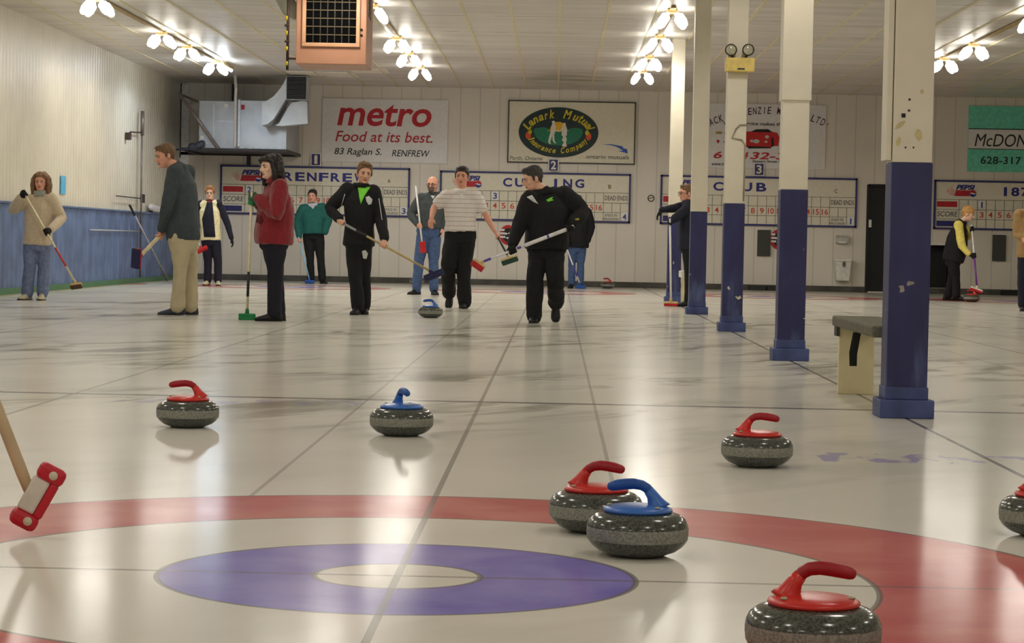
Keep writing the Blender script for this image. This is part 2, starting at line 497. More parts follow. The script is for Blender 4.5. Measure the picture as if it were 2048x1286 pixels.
for x, where, ys in ROWS:
    for i, y in enumerate(ys):
        k = ordn[4-len(ys):][i]
        lamp(x - (.32 if x > 1 and x < 2 else 0), y, 'bare-bulb ceiling light in the row %s, %s from the end wall' % (where, k), x < -6 and y > 40)
    for y in (-1.5, 3.0, 7.5, 12.0, 16.5, 21.0, 25.5):
        lamp(x, y, 'bare-bulb ceiling light high over the near half of the hall')
    g = G(); g.box((x-.035 - (.32 if x > 1 and x < 2 else 0), ys[0]-.4, ZC-.035), (x+.035 - (.32 if x > 1 and x < 2 else 0), ys[-1]+(1.2 if x < -6 else .4), ZC-.011))
    single('wiring_channel', g, TAN, 'tan wiring channel on the ceiling carrying the lamps %s' % where, 'cable channel', 'lamp wiring channels')
# long cool tube at the far end of the wall row
t = thing('tube_light', (-6.02, 40.9, ZC-.09), 'cool white fluorescent tube at the far end of the wall row of lamps', 'ceiling light')
g = G(); g.box((-6.06, 40.3, ZC-.09), (-5.98, 41.5, ZC-.036), bev=.01); part('housing', g, TAN, t)
g = G(); g.tube([(-6.02, 40.34, ZC-.112), (-6.02, 41.46, ZC-.112)], .02, 0, 10, True); part('tube', g, EC, t)
# ------------------------------------------------------------------ columns
def column_material():
    m, nt, b = new_mat('column_blue')
    pos = nt.nodes.new('ShaderNodeNewGeometry').outputs['Position']
    sx = nt.nodes.new('ShaderNodeSeparateXYZ'); nt.links.new(pos, sx.inputs[0]); Z = S(nt, sx.outputs[2])
    n = tnoise(nt, vscale(nt, pos, (3, 3, 1)), 2.2, 4)
    col = cmix(nt, n.step(.3, .75), lin((37, 37, 84)), lin((47, 50, 100)))
    worn = tnoise(nt, vscale(nt, pos, (9, 9, 2)), 1.0, 4).step(.45, .72)*Z.step(.75, .12)
    col = cmix(nt, worn*.7, col, lin((98, 116, 160)))
    chip = (tnoise(nt, pos, 11, 2).step(.715, .725))*Z.step(1.0, .3)
    col = cmix(nt, chip*.95, col, lin((222, 212, 180)))
    nt.links.new(col, b.inputs['Base Color']); b.inputs['Roughness'].default_value = .5
    return m
CBL = column_material()
CPL = mat('plinth_blue', (72, 84, 132), .55, .25, 7)
CCR = mat('column_cream', (222, 214, 194), .5, .05, 3)
CST = mat('glue_stain', (205, 190, 140), .6)
CX = 1.81
CDEP = [11.72, 17.45, 23.25, 29.0, 34.8]
CLAB = ['front blue and cream painted column beside the grey bench, glue stains on its cream part',
        'second blue and cream column from the front, its cream casing thicker above a joint',
        'third blue and cream column from the front, carrying the emergency light',
        'fourth blue and cream column from the front, hiding part of the man in black',
        'fifth and farthest blue and cream column, behind the man resting on a broom']
for i, (y, lab) in enumerate(zip(CDEP, CLAB)):
    w = .105
    t = thing('support_column', (CX, y, 0), lab, 'column', 'painted wooden columns'); t['kind'] = 'thing'
    g = G(); g.box((CX-w, y-w, .1), (CX+w, y+w, 1.31), bev=.006); part('lower_shaft', g, CBL, t)
    g = G(); g.box((CX-w+.004, y-w+.004, 1.31), (CX+w-.004, y+w-.004, ZC), bev=.005)
    if i == 1: g.box((CX-w-.008, y-w-.008, 1.99), (CX+w+.008, y+w+.008, ZC), bev=.006)
    if i == 0:
        g.box((CX-w-.03, y-w+.02, 1.32), (CX-w, y+w-.02, ZC-.01), bev=.004)
    part('upper_shaft', g, CCR, t)
    g = G(); g.box((CX-w-.034, y-w-.034, 0), (CX+w+.034, y+w+.034, .095), bev=.006)
    g.box((CX-w-.006, y-w-.006, .095), (CX+w+.006, y+w+.006, .16), bev=.005); part('plinth', g, CPL, t)
    if i == 0:
        g = G(); yy = y-w+.003
        for (a, b_, c, d, an) in ((1800, 250, 26, 9, .7), (1797, 283, 9, 20, -.3), (1837, 270, 14, 24, .1), (1844, 183, 7, 10, 0)):
            p = P(a, b_, yy); s_ = yy/F_PX
            poly = [(math.cos(q*PI/5)*c*s_/2*(1+.2*math.sin(q*3)), math.sin(q*PI/5)*d*s_/2) for q in range(10)]
            poly = [(u*math.cos(an)-v_*math.sin(an), u*math.sin(an)+v_*math.cos(an)) for u, v_ in poly]
            g.prism(poly, (p.x, yy, p.z), (1, 0, 0), (0, 0, 1), (0, .003, 0), 0)
        part('glue_stain', g, CST, t)
        for a, b_, r in ((1807, 231, 4), (1819, 199, 2), (1818, 221, 2), (1811, 295, 1.5), (1827, 295, 1.5)):
            g = G(); p = P(a, b_, yy); g.box((p.x-r*yy/F_PX, yy-.002, p.z-r*yy/F_PX), (p.x+r*yy/F_PX, yy+.004, p.z+r*yy/F_PX)); part('screw_hole', g, BLK, t)
    if i == 2:
        yy = y-w-.004
        pts = [P(1503, 250, yy), P(1480, 250, yy), P(1472, 258, yy), P(1464, 276, yy), P(1484, 280, yy), P(1490, 290, yy), P(1489, 340, yy), P(1487, 402, yy)]
        g = G(); g.tube(pts, .008, 0, 8); part('conduit', g, mat('cream_conduit', (150, 142, 124), .5), t)

# emergency light on the third column
y = CDEP[2]-.105
c = P(1478.5, 131, y); k = y/F_PX
t = thing('emergency_light', (c.x, y-.06, c.z-14*k), 'yellow emergency light box with two round lamps on the third column', 'emergency light')
g = G(); g.box((c.x-29*k, y-.12, c.z-14*k), (c.x+29*k, y, c.z+14*k), bev=.012); part('battery_box', g, mat('box_yellow', (222, 196, 112), .45), t)
g = G(); g.box((c.x-5*k, y-.125, c.z-10*k), (c.x+9*k, y-.119, c.z-7*k)); part('nameplate', g, DKGREY, t)
LENS = mat('lamp_lens', (176, 172, 150), .12, .2, 40, spec=.8)
for px in (1461.5, 1496):
    p = P(px, 99.5, y-.08)
    g = G(); d = V((0, -1, -.12)).normalized()
    g.tube([p-d*.06, p-d*.02, p+d*.035], [.03, .05, .062], 0, 20); g.tube([p+V((0, .02, -.05)), V((p.x*.6+c.x*.4, y-.06, c.z+13*k))], .012, 0, 8)
    h = part('lamp_head', g, mat('lamp_black', (58, 56, 48), .4), t)
    g = G(); g.tube([p+d*.034, p+d*.042], [.052, .046], 0, 20); part('lens', g, LENS, h)

# ------------------------------------------------------------------ benches
CARPET = mat('grey_carpet', (112, 110, 96), .95, .18, 60, bump=.4, bscale=200)
PLYC = mat('cream_ply', (226, 214, 170), .5, .06, 4)
def bench(c, w, d, h, name_lab, strap, top_mat, th=.05):
    """c: middle of its foot; w across, d along the hall"""
    t = thing('bench', c, name_lab, 'bench', 'benches between the sheets')
    x, y = c.x, c.y
    g = G(); g.box((x-w/2, y-d/2, h-th), (x+w/2, y+d/2, h), bev=.012); part('seat', g, top_mat, t)
    for s_ in (-1, 1):
        g = G(); yy = y+s_*(d/2-.12); g.box((x-w*.36, yy-.02, 0), (x+w*.36, yy+.02, h-th), bev=.004); e = part('end_panel', g, PLYC, t)
        if strap and s_ < 0:
            g = G(); q = yy-.026
            g.prism([(-.035, 0), (.02, 0), (-.015, -.20), (-.02, -.31), (-.07, -.31), (-.068, -.19)], (x+.06, q, h-th), (1, 0, 0), (0, 0, 1), (0, .008, 0))
            part('strap', g, BLK, e)
            g = G(); g.box((x-w*.36-.005, yy-.05, h-th-.07), (x-w*.36+.035, yy-.02, h-th)); part('bracket', g, DKGREY, e)
    return t
t = thing('bench', (1.81, 12.74, 0), 'grey carpeted bench with cream end panels and black strap behind the front column', 'bench', 'benches between the sheets')
g = G(); g.box((1.665, 11.90, .40), (1.955, 13.62, .462), bev=.012); part('seat', g, CARPET, t)
for yy, x0_, x1_ in ((13.48, 1.690, 1.90), (12.02, 1.752, 1.935)):
    g = G(); g.box((x0_, yy-.02, 0), (x1_, yy+.02, .40), bev=.004); part('end_panel', g, PLYC, t)
g = G(); g.box((1.672, 13.44, .345), (1.69, 13.56, .402)); part('bracket', g, DKGREY, t)
q0, q1, q2 = P(1714, 664, 12.62), P(1706, 708, 12.62), P(1706, 732, 12.62)
g = G(); hw = .022
g.prism([(q0.x-hw, .40), (q0.x+hw, .40), (q1.x+hw, q1.z), (q2.x+hw*.9, q2.z), (q2.x-hw*.9, q2.z), (q1.x-hw, q1.z+.01)], (0, 12.61, 0), (1, 0, 0), (0, 0, 1), (0, .012, 0)); part('strap', g, BLK, t)
p = FL(1366, 606)
bench(V((p.x+.02, 33.75, 0)), .24, .8, .50, 'small white-topped bench beside the farthest column, behind the tan broom head', False, mat('white_top', (216, 214, 196), .6), .10)

# ------------------------------------------------------------------ curling stones
def granite(name, a, b2, rough):
    m, nt, b = new_mat(name)
    tc = nt.nodes.new('ShaderNodeTexCoord').outputs['Object']
    n = tnoise(nt, tc, 150, 3, 0, .7)
    nt.links.new(cmix(nt, n.step(.38, .62), lin(a), lin(b2)), b.inputs['Base Color'])
    b.inputs['Roughness'].default_value = rough; b.inputs['Specular IOR Level'].default_value = .6
    return m
GP = granite('polished_granite', (52, 56, 52), (92, 96, 88), .16)
GM = granite('striking_band', (112, 114, 106), (152, 152, 140), .7)
RED = mat('red_plastic', (206, 44, 36), .32, .06, 6, spec=.5)
REDG = mat('dark_red_grip', (158, 24, 34), .42, .06, 6)
BLU = mat('blue_plastic', (58, 112, 196), .32, .06, 6, spec=.5)
BLUG = mat('dark_blue_grip', (36, 84, 164), .42, .06, 6)
BRASS = mat('bolt_metal', (170, 170, 140), .35, .1, 30, metal=.6)
SR = .958
PROF = [(.001, .004), (.058, .004), (.063, 0), (.072, 0), (.088, .006), (.114, .016), (.133, .030), (.1425, .042), (.1455, .048), (.1475, .066), (.147, .084), (.1455, .090), (.138, .105), (.122, .117), (.099, .124), (.075, .125), (.001, .125)]
PROF = [(r*SR, z*SR*1.02) for r, z in PROF]
MIS = [0]*7 + [0, 1, 1, 0, 0, 0, 0, 0, 0]
gb = G(); gb.lathe(PROF, n=56, mis=MIS)
gc = G(); gc.lathe([(.094*SR, .1205), (.101*SR, .125), (.099*SR, .131), (.085*SR, .137), (.06*SR, .141), (.03*SR, .143), (.001, .143)], n=40)
# neck of the handle, oval and flared into the cap
gn = G(); rs = []
for (x, z, ru, rv, an) in ((-.052, .130, .040, .030, 1.2), (-.051, .140, .030, .024, 1.15), (-.047, .152, .022, .019, 1.1), (-.039, .168, .0165, .016, 1.0), (-.028, .182, .0145, .0145, .8)):
    c = V((x, 0, z)); u = V((math.sin(an), 0, -math.cos(an))); v_ = V((0, 1, 0))
    rs.append([c+u*ru*math.cos(2*PI*j/16)+v_*rv*math.sin(2*PI*j/16) for j in range(16)])
gn.rings(rs)
gg = G(); gg.tube([(-.033, 0, .176), (-.024, 0, .187), (-.010, 0, .195), (.012, 0, .1985), (.035, 0, .197), (.056, 0, .194), (.074, 0, .190)], [.0135, .0138, .0142, .015, .0155, .0152, .0135], 0, 16, True)
gt = [G().ell((.078*math.cos(a), .078*math.sin(a), .139), (.008, .008, .004)) for a in (2.35, -2.35, .0)]
st_me = {'g': gb.mesh('granite_body'), 'c': gc.mesh('handle_cap'), 'n': gn.mesh('handle_neck'), 'h': gg.mesh('grip'), 'b': [q.mesh('bolt') for q in gt]}
def stone(x, y, ang, colr, label):
    t = thing('curling_stone', (x, y, 0), label, 'curling stone', 'curling stones on the ice')
    t.rotation_euler = (0, 0, ang)
    def ch(n, me, ms, par=t):
        me2 = me.copy()
        for m_ in ms: me2.materials.append(m_)
        o = bpy.data.objects.new(n, me2); COL.objects.link(o); o.parent = par; return o
    R = colr == 'red'
    ch('granite_body', st_me['g'], [GP, GM])
    cap = ch('handle_cap', st_me['c'], [RED if R else BLU], t); cap['label'] = 'glossy %s plastic cap' % colr
    ch('handle_neck', st_me['n'], [RED if R else BLU], t)
    ch('grip', st_me['h'], [REDG if R else BLUG], t)
    for q in st_me['b']: ch('bolt', q, [BRASS], cap)
    return t
def stone_at(px, py, ang, colr, label, dy=.085):
    p = FL(px, py); return stone(p.x, p.y+dy, math.radians(ang), colr, label)
stone_at(369, 857, 184, 'red', 'red-handled curling stone standing alone beyond the red ring, nearest the sweeping broom head')
stone_at(800, 874, -68, 'blue', 'blue-handled curling stone alone short of the rings, its handle end-on')
stone_at(1517, 937, -14, 'red', 'red-handled curling stone standing clear of the rings in front of the columns')
stone_at(1192, 1070, -16, 'red', 'red-handled curling stone on the red ring, half hidden behind a blue-handled one')
stone_at(1276, 1119, 176, 'blue', 'blue-handled curling stone on the white ring, touching in view a red-handled one behind')
stone_at(1634, 1341, -12, 'red', 'large nearest red-handled curling stone cut by the bottom edge of the photo')
stone_at(2103, 1079, 0, 'red', 'red-handled curling stone cut by the edge of the photo beyond the red ring')
stone_at(860, 636, 178, 'blue', 'blue-handled curling stone sliding in front of the man in the white polo')
stone_at(1215, 577, 178, 'red', 'red-handled curling stone standing far off near the end wall beside the blue broom')
stone_at(1945, 604, 160, 'red', 'red-handled curling stone at the feet of the woman with yellow sleeves')
stone(P(832, 560, 44.6).x, 44.8, .4, 'red', 'grey curling stone by the end wall, mostly behind the bearded man in jeans')

# rubber hacks against the bumper
for px, wd in ((1514, 34), (1549, 32), (2018, 30)):
    p = W(px, 578, YW-.2); g = G(); a = wd*WP/2
    g.prism([(-a, 0), (a, 0), (a*.9, .10), (-a*.9, .10)], (p.x, YW-.30, 0), (1, 0, 0), (0, .25, 1), (0, .20, 0))
    single('rubber_hack', g, BLK, {1514: 'black rubber foothold at the end wall bumper, just below the dark panel', 1549: 'black rubber foothold at the end wall bumper, just behind the second column', 2018: 'black rubber foothold at the end wall bumper, beside the coat-wearing person'}[px], 'foothold', 'rubber footholds')

# ------------------------------------------------------------------ signs on the end wall
SGW = mat('sign_white', (226, 224, 222), .4, .03)
SGI = mat('sign_ivory', (224, 218, 196), .4, .03)
NAVY = mat('sign_navy', (40, 42, 110), .45)
SRED = mat('sign_red', (184, 24, 40), .45)
SDRED = mat('sign_red_letters', (176, 34, 48), .45)
SBLK = mat('sign_black', (30, 38, 40), .5)
def sign(name, cx, cy, w, h, label, m, frame=None, fw=3, cat='sign', group=None):
    c = W(cx, cy); a, b_ = w*WP/2, h*WP/2
    t = thing(name, (c.x, YW-.02, c.z-b_), label, cat, group)
    g = G(); g.box((c.x-a, YW-.035, c.z-b_), (c.x+a, YW-.001, c.z+b_)); part('panel', g, m, t)
    if frame:
        g = G(); f = fw*WP
        for (x0, x1, z0, z1) in ((-a, a, b_-f, b_), (-a, a, -b_, -b_+f), (-a, -a+f, -b_, b_), (a-f, a, -b_, b_)):
            g.box((c.x+x0, YW-.055, c.z+z0), (c.x+x1, YW-.001, c.z+z1))
        part('frame', g, frame, t)
    return t, c
YT = YW-.041
# metro
t, c = sign('sponsor_sign', 770, 262, 251, 126, 'white sponsor sign with big red lettering, between the duct and the oval emblem sign', SGW, group='sponsor signs')
g = G(); wtext(g, 'metro', 769, 231, 188, 44, 0, .018, .18, YT); part('headline_lettering', g, SRED, t)
g = G(); wtext(g, 'Food at its best.', 768, 274, 194, 21, 0, .008, .22, YT); part('slogan_lettering', g, SDRED, t)
g = G(); wtext(g, '83 Raglan S.', 716, 305, 94, 17, 0, .006, .22, YT); part('address_lettering', g, SBLK, t); g = G(); wtext(g, 'RENFREW', 822, 307, 76, 13, 0, .006, .22, YT); part('town_lettering', g, SBLK, t)
# oval emblem sign
t, c = sign('sponsor_sign', 1143, 265, 254, 124, 'white framed sponsor sign with a dark green oval emblem and yellow script', SGI, SBLK, 2, group='sponsor signs')
o = W(1117, 265)
def ellip(g, cx, cz, rx, rz, y, mi=0, n=48, th=.008):
    g.prism([(math.cos(2*PI*i/n)*rx, math.sin(2*PI*i/n)*rz) for i in range(n)], (cx, y, cz), (1, 0, 0), (0, 0, 1), (0, th, 0), mi)
DG = mat('emblem_dark_green', (18, 44, 44), .45); YEL = mat('emblem_yellow', (206, 190, 40), .45); SUN = mat('emblem_sun', (226, 180, 40), .45)
HILL = mat('emblem_hill', (24, 120, 88), .45); ORG = mat('emblem_orange', (226, 84, 40), .45); FIGW = mat('emblem_white', (222, 218, 205), .45)
g = G(); ellip(g, o.x, o.z, 79.5*WP, 50*WP, YW-.044, 0)
em = part('emblem_oval', g, DG, t)
YE = YW-.05
g = G(); n = 24
g.prism([(-50*WP, 0), (-48*WP, 7*WP), (-30*WP, 10*WP), (-10*WP, 4*WP), (10*WP, 5*WP), (34*WP, 10*WP), (48*WP, 7*WP), (49*WP, 0)] + [(math.cos(-PI*i/n)*48*WP, math.sin(-PI*i/n)*26*WP) for i in range(1, n)], (o.x, YE, o.z), (1, 0, 0), (0, 0, 1), (0, .006, 0))
part('hill', g, HILL, em)
g = G(); g.prism([(math.cos(PI*i/n)*17*WP, math.sin(PI*i/n)*17*WP) for i in range(n+1)] + [(-25*WP, -1*WP), (0, -3*WP), (22*WP, -1*WP)][::1], (o.x, YE-.002, o.z+4*WP), (1, 0, 0), (0, 0, 1), (0, .004, 0))
part('sun', g, SUN, em)
def wpoly(g, pts, y, mi=0, th=.005):
    ps = [W(a, b_) for a, b_ in pts]
    g.prism([(p.x, p.z) for p in ps], (0, y, 0), (1, 0, 0), (0, 0, 1), (0, th, 0), mi)
def zpoly(g, pts, ox, oy, sc, y, mi=0):
    wpoly(g, [(ox+a/sc, oy+b_/sc) for a, b_ in pts], y, mi)
g = G()
zpoly(g, [(730, 445), (760, 435), (782, 450), (772, 478), (785, 500), (786, 575), (765, 640), (770, 715), (795, 755), (765, 752), (742, 715), (738, 640), (722, 700), (708, 735), (722, 768), (690, 755), (680, 725), (700, 640), (722, 570), (730, 500), (740, 480)], 1000, 180, 7.06, YE-.005)
zpoly(g, [(892, 470), (915, 462), (930, 485), (928, 510), (945, 540), (945, 640), (925, 650), (945, 700), (930, 740), (945, 800), (905, 805), (870, 790), (900, 745), (875, 710), (890, 660), (870, 640), (875, 560), (850, 590), (780, 570), (782, 560), (850, 572), (885, 520)], 1000, 180, 7.06, YE-.005)
part('handshake_figures', g, FIGW, em)
g = G()
for sgn in (-1, 1):
    cx = o.x+sgn*60*WP
    ellip(g, cx, o.z-7*WP, 5.5*WP, 8*WP, YE, 0, 14); ellip(g, cx-sgn*3*WP, o.z+0*WP, 4*WP, 5*WP, YE-.003, 1, 14)
part('flame', g, [ORG, YEL], em)
def arc_text(g, s_, rx, rz, a0, a1, hh, y, top=True, wd=1.0):
    n = len(s_); adv = []
    for ch in s_: adv.append({'i': .45, 'l': .45, 't': .55, 'r': .65, ' ': .55, 'M': 1.35, 'L': 1.05, 'C': 1.1, 'I': .8, 'm': 1.4}.get(ch, .9))
    tot = sum(adv); acc = 0
    for ch, w in zip(s_, adv):
        f = (acc+w/2)/tot; acc += w
        if ch == ' ': continue
        a = a0+(a1-a0)*f
        px_, pz = o.x+math.cos(a)*rx, o.z+math.sin(a)*rz
        tx, tz = -math.sin(a)*rx, math.cos(a)*rz
        if top: tx, tz = -tx, -tz
        big = ch.isupper() or ch in 'kltd'
        h = hh*(1.35 if big else (1.2 if ch in 'py' else .9)); L = abs(a1-a0)*(rx+rz)/2/tot
        up = V((tx, 0, tz)).normalized(); nx, nz = -up.z, up.x
        off = (h-hh*.9)/2*(-1 if ch in 'py' else 1)
        text_g(g, ch, px_+nx*off, pz+nz*off, w*L*.98*wd, h, y, 0, .03, .25, .004, math.atan2(tz, tx))
g = G()
arc_text(g, 'Lanark', 63*WP, 34*WP, math.radians(171), math.radians(96), 13*WP, YE-.003)
part('script_word', g, YEL, em); g = G()
arc_text(g, 'Mutual', 63*WP, 34*WP, math.radians(84), math.radians(10), 13*WP, YE-.003)
part('script_word', g, YEL, em); g = G()
arc_text(g, 'Insurance', 60*WP, 38*WP, math.radians(200), math.radians(266), 9*WP, YE-.003, False)
part('script_word', g, YEL, em); g = G()
arc_text(g, 'Company', 60*WP, 38*WP, math.radians(274), math.radians(338), 9*WP, YE-.003, False)
part('script_word', g, YEL, em)
g = G(); wtext(g, 'Perth, Ontario', 1052, 317, 65, 9, 0, 0, .25, YT); wtext(g, 'ontario mutuals', 1215, 314, 86, 8, 0, .006, .12, YT)
part('small_lettering', g, mat('sign_grey', (92, 90, 84), .5), t)
g = G(); zpoly(g, [(1440, 772), (1560, 766), (1640, 780), (1725, 795), (1745, 825), (1795, 838), (1803, 900), (1755, 885), (1665, 860), (1735, 858), (1650, 805), (1560, 780)], 1000, 180, 7.06, YT)
part('arrow', g, mat('sign_arrow_blue', (52, 92, 184), .45), t)
# car dealer sign, half hidden by the columns
t, c = sign('sponsor_sign', 1532, 273, 236, 128, 'white sponsor sign with a red car, partly hidden behind the columns', SGW, group='sponsor signs')
PUR = mat('sign_purple', (74, 22, 66), .45)
g = G()
ctr = W(1530, 233)
def arch(s_, x0, x1, ytop, drop, h):
    global g
    n = len(s_); mid = (x0+x1)/2
    for i, ch in enumerate(s_):
        if ch == ' ':
            part('headline_word', g, PUR, t); g = G(); continue
        x = x0+(x1-x0)*(i+.5)/n; u = (x-mid)/((x1-x0)/2)
        p = W(x, ytop+drop*u*u+.0195*0); 
        text_g(g, ch, p.x, p.z, (x1-x0)/n*(.25 if ch in 'I.' else .80)*WP, (3 if ch == '.' else h)*WP, YT, 0, .008, .1, .006, -math.atan(2*drop*u/((x1-x0)/2)))
arch('JACK MACKENZIE MOTORS LTD.', 1407, 1660, 221, 30, 14)
part('headline_word', g, PUR, t)
g = G(); wtext(g, 'Where service makes the difference', 1532, 248, 170, 6.5, 0, .012, .1, YT); wtext(g, 'Stewart Street Renfrew', 1545, 323, 80, 5, 0, .01, .1, YT)
wtext(g, 'www.mac', 1440, 329, 34, 5, 0, .01, .1, YT); g.box((W(1448, 266).x, YT, W(1448, 266).z-.008), (W(1464, 266).x, YT+.005, W(1448, 266).z+.008)); g.box((W(1446, 284).x, YT, W(1446, 284).z-.008), (W(1464, 284).x, YT+.005, W(1446, 284).z+.008))
part('small_lettering', g, SBLK, t)
g = G(); wtext(g, '61', 1443, 310, 32, 14, 0, .02, .2, YT); wtext(g, '3-4', 1479, 311, 34, 14, 0, .02, .2, YT); wtext(g, '32-3', 1535, 312, 70, 14, 0, .02, .2, YT); part('phone_lettering', g, SRED, t)
g = G(); z_ = lambda pts, mi, y=YT: zpoly(g, pts, 1290, 60, 4.434, y, mi)
z_([(850, 905), (930, 900), (975, 905), (1130, 905), (1170, 912), (1190, 950), (1180, 1030), (1130, 1030), (1115, 1048), (930, 1045), (850, 1030)], 0)
z_([(930, 905), (985, 882), (1090, 880), (1130, 908)], 1, YT-.003)
z_([(900, 1030), (930, 1030), (1110, 1038), (1118, 1050), (920, 1052)], 1, YT-.003); z_([(1118, 960), (1135, 950), (1142, 1030), (1120, 1040)], 1, YT-.003)
for cx_, cy_, rx, ry in ((1080, 948, 18, 14), (1072, 992, 14, 10), (985, 988, 30, 18), (945, 985, 16, 12)):
    z_([(cx_+rx*math.cos(q*PI/6), cy_+ry*math.sin(q*PI/6)) for q in range(12)], 2, YT-.006)
part('car_picture', g, [mat('car_red', (196, 26, 30), .4), BLK, mat('car_grey', (196, 196, 186), .4)], t)
g = G(); z_([(620+34*(1+math.cos(q*PI/6)), 912+13*math.sin(q*PI/6)) for q in range(12)], 0); part('gold_badge', g, mat('badge_gold', (176, 150, 70), .4), t)
g = G(); z_([(632, 975), (662, 978), (650, 1005), (640, 1005)], 0); part('red_badge', g, SRED, t)
# teal sign
t, c = sign('sponsor_sign', 2040, 279, 206, 130, 'teal and white sponsor sign near the end of the hall above the last scoreboard', mat('sign_teal', (112, 212, 184), .4), group='sponsor signs')
g = G(); b0, b1 = W(2040, 258.5), W(2040, 300); g.box((c.x-103*WP, YT-.003, b1.z), (c.x+103*WP, YT+.01, b0.z)); part('white_stripe', g, SGW, t)
g = G(); g.box((c.x-103*WP, YT-.006, b1.z), (c.x+103*WP, YT+.01, b1.z+.012)); g.box((c.x-103*WP, YT-.006, b0.z-.018), (c.x+103*WP, YT+.01, b0.z)); part('rule', g, SBLK, t)
g = G(); wtext(g, 'McDON', 2002, 281, 106, 25, 0, .0, .22, YT-.006); part('name_lettering', g, SBLK, t); g = G(); wtext(g, '628-317', 2001, 321, 80, 15, 0, .012, .0, YT, 0, 1.05); part('phone_lettering', g, SBLK, t)

# ------------------------------------------------------------------ scoreboards
BRD = mat('board_ivory', (226, 220, 200), .4, .03); BFR = mat('board_frame_blue', (44, 44, 108), .4); BLN = mat('board_line', (128, 124, 116), .5)
NRED = mat('number_red', (206, 74, 56), .5); LBLU = mat('letter_blue', (38, 38, 128), .45); LGR = mat('letter_grey', (104, 98, 104), .5)
CARDM = mat('score_card', (228, 228, 228), .5)
def scoreboard(tlx, tly, w, h, title, label, cards, letter):
    a = W(tlx, tly); X = lambda u: a.x+u*WP; Z = lambda v_: a.z-v_*WP
    t = thing('scoreboard', (X(w/2), YW-.03, Z(h)), label, 'scoreboard', 'curling scoreboards')
    g = G(); g.box((X(0), YW-.03, Z(h)), (X(w), YW-.001, Z(0))); part('board', g, BRD, t)
    g = G(); f = 3.6*WP
    for (x0, x1, z0, z1) in ((X(0), X(w), Z(0)-f, Z(0)), (X(0), X(w), Z(h), Z(h)+f), (X(0), X(0)+f, Z(h), Z(0)), (X(w)-f, X(w), Z(h), Z(0))):
        g.box((x0, YW-.06, z0), (x1, YW-.001, z1))
    part('frame', g, BFR, t)
    y = YW-.036; cw = (w-50-54)/16; r0, r1, r2, r3 = 38.5, 58.5, 77.5, h-4
    g = G(); lw = .5
    for v_ in (r0, r1, r2): g.box((X(3), y, Z(v_+lw)), (X(w-3), y+.006, Z(v_-lw)))
    for i in range(17): g.box((X(50+cw*i-lw), y, Z(r3)), (X(50+cw*i+lw), y+.006, Z(r0)))
    for i in (1, 2): g.box((X(w-54+17*i-lw), y, Z(r2)), (X(w-54+17*i+lw), y+.006, Z(r1)))
    g.box((X(w-20-lw), y, Z(r3)), (X(w-20+lw), y+.006, Z(r2)))
    part('grid_lines', g, BLN, t)
    def tx(g, s_, u, v_, ww, hh, bold=.01, shear=0, yy=y, sp=1): text_g(g, s_, X(u), Z(v_), ww*WP, hh*WP, yy, 0, bold, shear, .006, 0, sp)
    for i in range(16):
        g = G(); tx(g, str(i+1), 50+cw*(i+.5), (r1+r2)/2, (4 if i == 0 else 8) if i < 9 else 12, 11.5, .012); part('square_number', g, NRED, t)
    for ch, u, ww in title:
        g = G(); tx(g, ch, u, 21, ww, 17.5, .012 if ch == '1' else .03); part('title_letter', g, LBLU, t)
    g = G(); tx(g, 'SCORE', 27, 67.5, 41, 10.5, .012, .12); tx(g, 'DEAD ENDS', w-28.5, 48.5, 46, 9.5, .008); tx(g, 'ENDS IN', w-38, 83, 24, 5, .004); tx(g, 'PROGRESS', w-38, 90.5, 30, 5, .004)
    part('caption_lettering', g, LGR, t)
    g = G(); tx(g, letter, w-42, 26, 6, 8, .03); part('letter_mark', g, mat('olive_mark', (140, 126, 70), .5), t)
    g = G(); g.box((X(6), y-.004, Z(r0+4+11)), (X(46), y+.006, Z(r0+4))); part('red_team_plate', g, SRED, t)
    g = G(); g.box((X(6), y-.004, Z(r2+3.5+11)), (X(44), y+.006, Z(r2+3.5))); part('blue_team_plate', g, NAVY, t)
    # soft drink logo: pale leaf, blue letters, red slanted bar with a ball
    g = G(); tx(g, 'PEPSI', 62, 14, 38, 10, .05, .3); part('logo_lettering', g, LBLU, t)
    g = G(); yy = y-.002
    g.prism([(X(40), Z(31.5)), (X(70), Z(31.5)), (X(73), Z(20)), (X(43), Z(20))], (0, yy, 0), (1, 0, 0), (0, 0, 1), (0, .008, 0), 0); part('logo_bar', g, SRED, t)
    g = G(); cx, cz, r = X(76.5), Z(26), 6.8*WP
    n = 24; ellip(g, cx, cz, r, r, yy-.004, 1, n, .006)
    up = [(math.cos(PI*i/12)*r, math.sin(PI*i/12)*r) for i in range(13)]
    g.prism([(p, q) for p, q in up if q > -.001] + [(-r*.3, r*.28), (r*.3, r*.05)], (cx, yy-.007, cz), (1, 0, 0), (0, 0, 1), (0, .003, 0), 0)
    g.prism([(p, -q) for p, q in up] + [(-r*.3, -r*.12), (r*.3, -r*.32)], (cx, yy-.007, cz), (1, 0, 0), (0, 0, 1), (0, .003, 0), 2)
    part('logo_ball', g, [SRED, SGW, LBLU], t)
    g = G(); g.prism([(X(28+q), Z(26+s_)) for q, s_ in ((0, 0), (-5, -6), (-1, -5), (-3, -12), (3, -7), (6, -14), (8, -6), (13, -9), (11, 0), (12, 5), (4, 4))], (0, yy, 0), (1, 0, 0), (0, 0, 1), (0, .006, 0)); part('logo_leaf', g, mat('leaf_pink', (222, 178, 168), .5), t)
